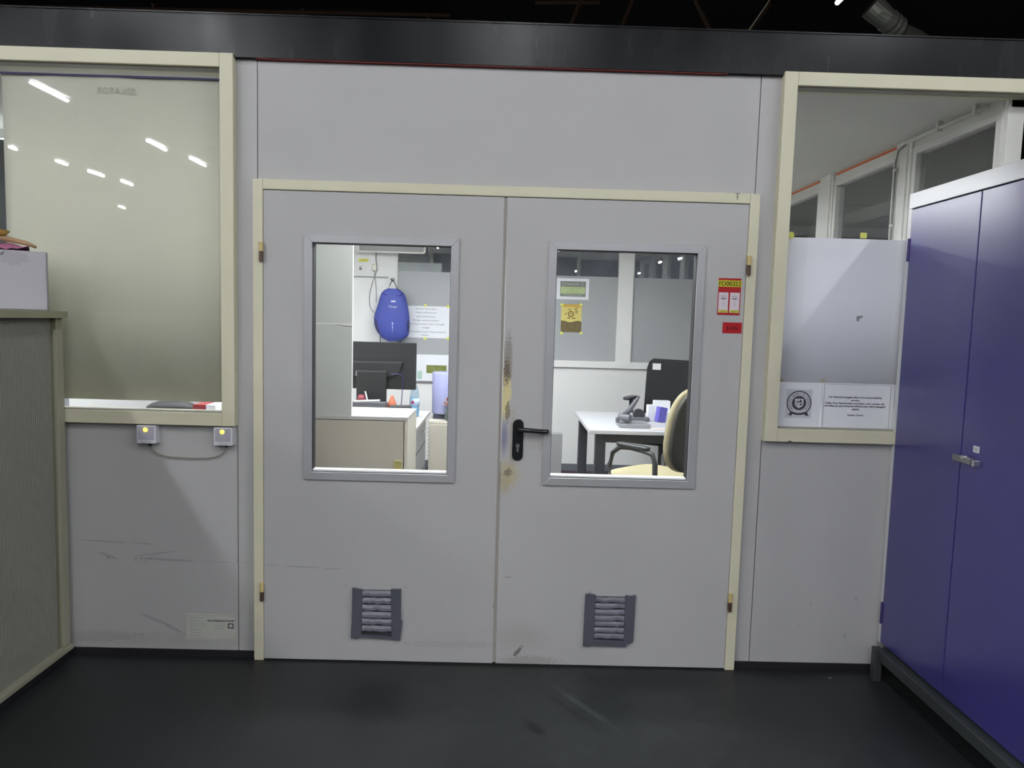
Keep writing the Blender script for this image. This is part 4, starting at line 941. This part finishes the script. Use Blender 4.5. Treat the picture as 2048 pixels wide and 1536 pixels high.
mb = MB(); mb.tube([at(x, y, y=YP - .0) for x, y in [(777, 579), (780, 570), (783, 563), (785.5, 561.5), (788, 563), (791, 570), (795, 579)]], .006, 8, flat=.6); mb.build('carry_loop', blk_f, bp_, smooth=True)
mb = MB(); mb.tube([at(761, 672, y=YP), at(760, 690, y=YP), at(759, 700, y=YP)], .010, 6, flat=.4); mb.build('shoulder_strap', blk_f, bp_)
mb = MB(); mb.tube([at(801, 672, y=YP), at(801, 690, y=YP), at(801, 700, y=YP)], .010, 6, flat=.4); mb.build('shoulder_strap', blk_f, bp_)
pk = mat('dark_mesh_fabric', (58, 60, 92), rough=.8)
for (pts_) in ([(750, 637), (755, 640), (757, 655), (760, 668), (754, 662), (750, 650)], [(817, 641), (815, 642), (814.5, 655), (814.5, 663), (816, 663), (817.8, 655)]):
    yo = YP - .062 if pts_[0][0] < 780 else YP - .05
    mb = MB(); P = [(at(x, y, y=yo).x, at(x, y, y=yo).z) for x, y in pts_]; mb.prism(P, yo, yo + .05); mb.build('side_pocket', pk, bp_, bevel=.004)
mb = MB(); zz = YP - .0905
a_, b_ = at(782, 601, y=zz), at(791, 604.5, y=zz); mb.box(a_.x, b_.x, zz, zz + .003, b_.z, a_.z)
text_on(mb, 'Clingo', at(785.5, 613, y=zz), X, Z, wd=.085, h=.02)
for (x, y_, r_) in [(785, 646.5, .008), (785, 651, .006), (785, 655, .006), (785, 659, .005), (785, 663, .003)]:
    c = at(x, y_, y=zz); mb.disc((c.x, zz + .002, c.z), r_, t=.002, n=8)
mb.build('white_print', mat('white_print', (220, 222, 240), rough=.5), bp_)
mb = MB(); cz_ = YP - .07
mb.tube([at(x, y, y=cz_) for x, y in [(765, 587), (775, 591), (785, 587.5), (797, 592), (806, 588)]], .004, 6); mb.build('zip_line', mat('dark_blue_seam', (44, 48, 120), rough=.6), bp_, smooth=True)
mb = MB(); c = at(785.5, 562, y=YB - .02); mb.tube([(c.x, YB - .0005, c.z + .012), (c.x, YB - .06, c.z + .010), (c.x, YB - .11, c.z + .006), (c.x, YB - .115, c.z + .02)], .007, 8); mb.disc((c.x, YB - .001, c.z + .012), .02, t=.004)
tag(mb.build('coat_hook', zinc, smooth=False), 'small metal coat hook holding the blue backpack', 'hook')

# ================================================================== OFFICE, RIGHT SIDE
rd = root('desk', (1.3, 2.65, 0), 'white-topped desk with dark square legs seen through the right door window', 'desk')
dleg = mat('anthracite_steel', (60, 63, 68), rough=.4)
mb = MB(); mb.box(.645, 2.05, 2.12, 3.24, .712, .74); mb.build('desktop', mat('bright_desktop', (188, 190, 192), rough=.4), rd, bevel=.002)
for (x, y) in [(.70, 2.17), (.675, 3.10), (1.95, 2.17), (1.95, 3.10)]:
    mb = MB(); mb.box(x, x + .075, y, y + .075, 0, .711); mb.build('leg', dleg, rd, bevel=.004)
mb = MB(); mb.box(.78, 1.95, 2.195, 2.225, .64, .711).box(.75, 1.95, 3.12, 3.15, .64, .711); mb.build('crossbar', dleg, rd)
mb = MB(); mb.prism([(.78, .711), (1.02, .711), (1.0, .67), (.78, .635)], 2.26, 2.30); mb.build('bracket_plate', dleg, rd)

# lever hole punch
YH = 2.32
hp_ = root('hole_punch', (at(1270, 850, z=.74).x, YH, .74), 'grey heavy-duty lever punch with raised arm on the right desk', 'office tool')
pm = mat('punch_grey', (150, 152, 156), rough=.4, metal=.2); pm2 = mat('punch_dark', (92, 94, 100), rough=.4)
def hp(px, py, y=YH): return at(px, py, y=y)
a_, b_ = hp(1237, 853), hp(1299, 853)
mb = MB(); mb.box(a_.x, b_.x, YH - .05, YH + .16, .7405, .772); mb.build('base_plate', pm, hp_, bevel=.006)
c = hp(1248, 835); mb = MB(); mb.box(c.x - .035, c.x + .03, YH - .03, YH + .05, .772, c.z + .01); mb.build('arm_block', pm, hp_, bevel=.01)
mb = MB(); mb.tube([(c.x - .035, YH + .01, c.z), (c.x + .04, YH - .045, c.z)], .03, 20); mb.build('pivot_knob', pm2, hp_, smooth=False)
e = hp(1279, 792); mb = MB(); mb.tube([(c.x, YH + .0, c.z + .01), c.lerp(e, .45), c.lerp(e, .8), e], [.026, .02, .014, .008], 12); mb.build('lever_arm', pm2, hp_, smooth=True)
mb = MB(); mb.box(c.x - .06, c.x - .035, YH - .02, YH + .03, .775, .81); mb.build('side_stop', pm2, hp_, bevel=.004)
# tape dispenser behind it
td = root('tape_dispenser', (at(1279, 842, z=.74).x, 2.68, .74), 'dark dome-shaped tape dispenser behind the lever punch', 'tape dispenser')
c = at(1277, 832, y=2.68)
mb = MB(); mb.box(c.x - .08, c.x + .085, 2.64, 2.72, .742, .775); mb.build('dispenser_base', pm2, td, bevel=.008)
mb = MB(); mb.tube([(c.x, 2.655, .793), (c.x, 2.705, .793)], .047, 24); mb.build('tape_wheel', mat('dark_plastic', (52, 54, 58), rough=.4), td)
cb_ = at(1305, 845, z=.74); slab('small_box', (cb_.x, cb_.y + .1, .741), (.055, .05, .13), paper_w, 'upright white small carton behind the lever punch, left of blue packet', 'box', 8)
c2 = at(1319, 846, z=.74); slab('blue_packet', (c2.x + .015, c2.y + .06, .741), (.07, .06, .12), mat('violet_blue_pack', (96, 92, 180), rough=.4), 'violet-blue packet on the desk beside the beige chair', 'packet', 15, tilt=8)
c3 = at(1335, 835, z=.74); slab('small_box', (c3.x + .01, c3.y + .3, .741), (.14, .08, .11), paper_w, 'white carton on the desk half hidden by the beige chair', 'box', 0)
c4 = at(1310, 855, z=.74); slab('paper_slip', (c4.x, 2.24, .741), (.1, .06, .004), mat('pinkish_slip', (226, 208, 200), rough=.6), 'small pinkish paper slip at the desk front edge', 'paper', 10, 0)

# office chairs
def star_base(r, M, h, m, rad=.3):
    mb = MB(M); mb.tube([(0, 0, .08), (0, 0, h)], .027, 16); mb.build('gas_lift', m, r, smooth=True)
    mb = MB(M)
    for k in range(5):
        a = 2 * math.pi * k / 5 + .3; mb.tube([(0, 0, .11), (rad * math.cos(a), rad * math.sin(a), .075)], [.03, .018], 8)
    mb.build('star_base', m, r)
    for k in range(5):
        a = 2 * math.pi * k / 5 + .3; c = Vector((rad * math.cos(a), rad * math.sin(a), .03)); t = Vector((-math.sin(a), math.cos(a), 0)) * .024
        mb = MB(M); mb.tube([c - t, c + t], .029, 14); mb.tube([c, c + Vector((0, 0, .045))], .008, 8); mb.build('caster', m, r)
# black chair behind the desk: local frame faces -y
bk_m = mat('black_mesh_fabric', (30, 32, 35), rough=.7, var=.2, vscale=40); bk_p = mat('black_chair_plastic', (54, 56, 64), rough=.4)
cpos = Vector((1.50, 3.57, 0)); M = Matrix.Translation(cpos) @ Matrix.Rotation(R(-28), 4, 'Z')
oc = root('office_chair', cpos, 'black high-back office chair behind the right desk', 'chair')
star_base(oc, M, .42, bk_p)
mb = MB(M); mb.sup((0, -.02, .47), (.5, .5, .09), .35, .4); mb.build('seat', bk_m, oc, smooth=True)
mb = MB(M)
mb.prism([(-.255, .50), (.255, .50), (.245, .75), (.232, 1.10), (.21, 1.17), (.17, 1.19), (-.17, 1.195), (-.21, 1.17), (-.232, 1.10), (-.245, .75)], .19, .25)
mb.v = [v for v in mb.v]; mb.build('backrest', bk_m, oc, bevel=.02, seg=3)
mb = MB(M); mb.box(-.17, -.09, .184, .19, 1.09, 1.15); mb.build('white_tag', mat('label_white', (220, 222, 222)), oc)
mb = MB(M); mb.tube([(0, .05, .42), (0, .24, .42), (0, .27, .6)], .03, 8); mb.build('back_support', bk_p, oc)
for s in (-1, 1):
    mb = MB(M); mb.tube([(s * .2, .02, .42), (s * .30, .02, .44), (s * .31, .02, .62), (s * .31, .0, .80)], [.02, .024, .026, .026], 10, flat=.7); ar = mb.build('armrest', bk_p, oc)
    mb = MB(M); mb.sup((s * .31, -.02, .825), (.085, .27, .03), .4, .5); mb.build('arm_pad', bk_p, ar, smooth=True)
# beige chair in front: faces mostly left and away
ol_f = mat('beige_upholstery', (176, 168, 134), rough=.8, var=.08, vscale=50); ol_s = mat('olive_chair_shell', (74, 74, 66), rough=.55); ol_p = mat('dark_chair_arm', (66, 68, 68), rough=.35)
cpos = Vector((1.045, 1.6, 0)); M = Matrix.Translation(cpos) @ Matrix.Rotation(R(-140), 4, 'Z')
bc_ = root('office_chair', cpos, 'beige upholstered office chair with dark curved arms, nearest the right door window', 'chair')
star_base(bc_, M, .42, ol_p)
mb = MB(M); mb.sup((0, -.03, .50), (.50, .50, .11), .45, .45); mb.build('seat', ol_f, bc_, smooth=True)
MT = M @ Matrix.Translation((0, .235, .60)) @ Matrix.Rotation(R(-9), 4, 'X')
mb = MB(MT); mb.sup((0, -.012, .27), (.47, .07, .56), .7, .55, bend=.035, nu=40, nv=20); mb.build('backrest', ol_f, bc_, smooth=True)
mb = MB(MT); mb.sup((0, .022, .27), (.455, .055, .545), .7, .55, bend=.035, nu=40, nv=20); mb.build('back_shell', ol_s, bc_, smooth=True)
mb = MB(M); mb.tube([(0, .05, .43), (0, .25, .43), (0, .285, .62), (0, .29, .75)], [.03, .035, .03, .02], 8); mb.build('back_support', ol_p, bc_)
for s in (-1, 1):
    mb = MB(M); mb.tube([(s * .22, -.16, .44), (s * .275, -.17, .50), (s * .285, -.175, .60), (s * .285, -.15, .685), (s * .285, -.09, .73), (s * .285, .0, .742), (s * .285, .10, .735), (s * .285, .17, .72), (s * .28, .19, .66), (s * .27, .185, .55), (s * .22, .17, .45)],
            [.016, .018, .019, .019, .021, .024, .022, .019, .018, .018, .016], 12, flat=.8); ar = mb.build('armrest', ol_p, bc_, smooth=True)
    mb = MB(M); mb.sup((s * .285, .015, .752), (.062, .26, .028), .5, .6); mb.build('arm_pad', ol_p, ar, smooth=True)

# grey panel at the lower left of the right door window
p, q = at(1098, 868, y=3.4), at(1125, 868, y=3.4)
gb = root('panel_heater', ((p.x + q.x) / 2 - .1, 3.45, 0), 'upright grey flat panel box on the floor left of the right desk', 'heater')
mb = MB(); mb.box(q.x - .5, q.x, 3.4, 3.5, .03, q.z); mb.build('panel_body', mat('heater_grey', (150, 151, 150), rough=.5), gb, bevel=.004)
for fx in (.46, .1):
    mb = MB(); mb.box(q.x - fx, q.x - fx + .06, 3.41, 3.49, 0, .03); mb.build('foot', dleg, gb)
mb = MB(); cpts = [at(x, y, y=4.0) for x, y in [(1110, 950), (1140, 946), (1180, 944), (1220, 947)]]
for c_ in cpts: c_.z = .012
mb.tube([Vector((.6, 4.0, .012)), Vector((.8, 3.9, .012)), Vector((1.1, 3.95, .012)), Vector((1.3, 3.8, .012))], .008, 6); tag(mb.build('floor_cable', mat('pale_cable', (190, 192, 196), rough=.5), smooth=True), 'pale cable lying on the floor under the right desk', 'cable')

# curtain of conduit under the ceiling at the right wall
cd = mat('conduit_white', (206, 206, 196), rough=.4)
mb = MB(); mb.tube([(XR - .05, .14, 2.515), (XR - .05, .80, 2.515)], .009, 10); cdo = mb.build('conduit', cd, smooth=True); tag(cdo, 'thin white conduit pipe under the office ceiling at upper right', 'pipe')
for yk in (.22, .5):
    mb = MB(); mb.box(XR - .062, XR - .038, yk - .01, yk + .01, 2.50, CZ); mb.build('clip', cd, cdo)
mb = MB(); mb.tube([(XR - .02, .84, 2.52), (XR - .03, .90, 2.50), (XR - .025, .93, 2.44), (XR - .022, .935, 2.30), (XR - .022, .935, 1.3)], .006, 8); cdo = mb.build('wall_cable', mat('grey_cable', (140, 140, 132), rough=.5), smooth=True); tag(cdo, 'grey cable running down the white window post', 'cable')
for zk in (2.40, 2.10, 1.8):
    mb = MB(); mb.sup((XR - .022, .935, zk), (.02, .03, .018), .6, .6, 12, 8); mb.build('clip', cd, cdo, smooth=True)

# things glimpsed in the slit under the left window sheet
st2 = root('side_table', (-2.4, 1.6, 0), 'white table glimpsed in the slit below the left window sheet', 'table')
mb = MB(); mb.box(-3.1, -1.76, 1.0, 2.2, .775, .80); mb.build('table_top', topw, st2, bevel=.002)
for (x, y) in [(-3.06, 1.04), (-1.84, 1.04), (-3.06, 2.12), (-1.84, 2.12)]:
    mb = MB(); mb.box(x, x + .04, y, y + .04, 0, .775); mb.build('leg', dleg, st2)
mb = MB(); mb.sup((-2.15, 1.62, .871), (.34, .16, .139), .9, .7); tag(mb.build('black_bag', mat('black_bag_cloth', (40, 41, 40), rough=.6, var=.4, vscale=30), smooth=True), 'dark bag glimpsed in the slit under the left window sheet', 'bag')
slab('red_folder', (-1.93, 1.6, .801), (.075, .2, .13), mat('red_folder_card', (150, 54, 56), rough=.5, var=.3, vscale=14), 'red folder glimpsed at the right of the slit under the window sheet', 'folder')
slab('white_binder', (-1.855, 1.6, .801), (.06, .2, .13), paper_w, 'white binder between the red folder and the window edge in the slit', 'folder')

cp_ = root('tall_cupboard', (-2.9, .9, 0), 'grey tall cupboard glimpsed at far left beside the window paper sheet', 'cabinet')
mb = MB(); mb.box(-3.18, -2.45, .62, 1.0, 0, 2.35); mb.build('carcass', dm, cp_, bevel=.003)
mb = MB(); mb.box(-3.16, -2.47, .602, .619, .06, 2.33); mb.build('door', dm, cp_, bevel=.003)
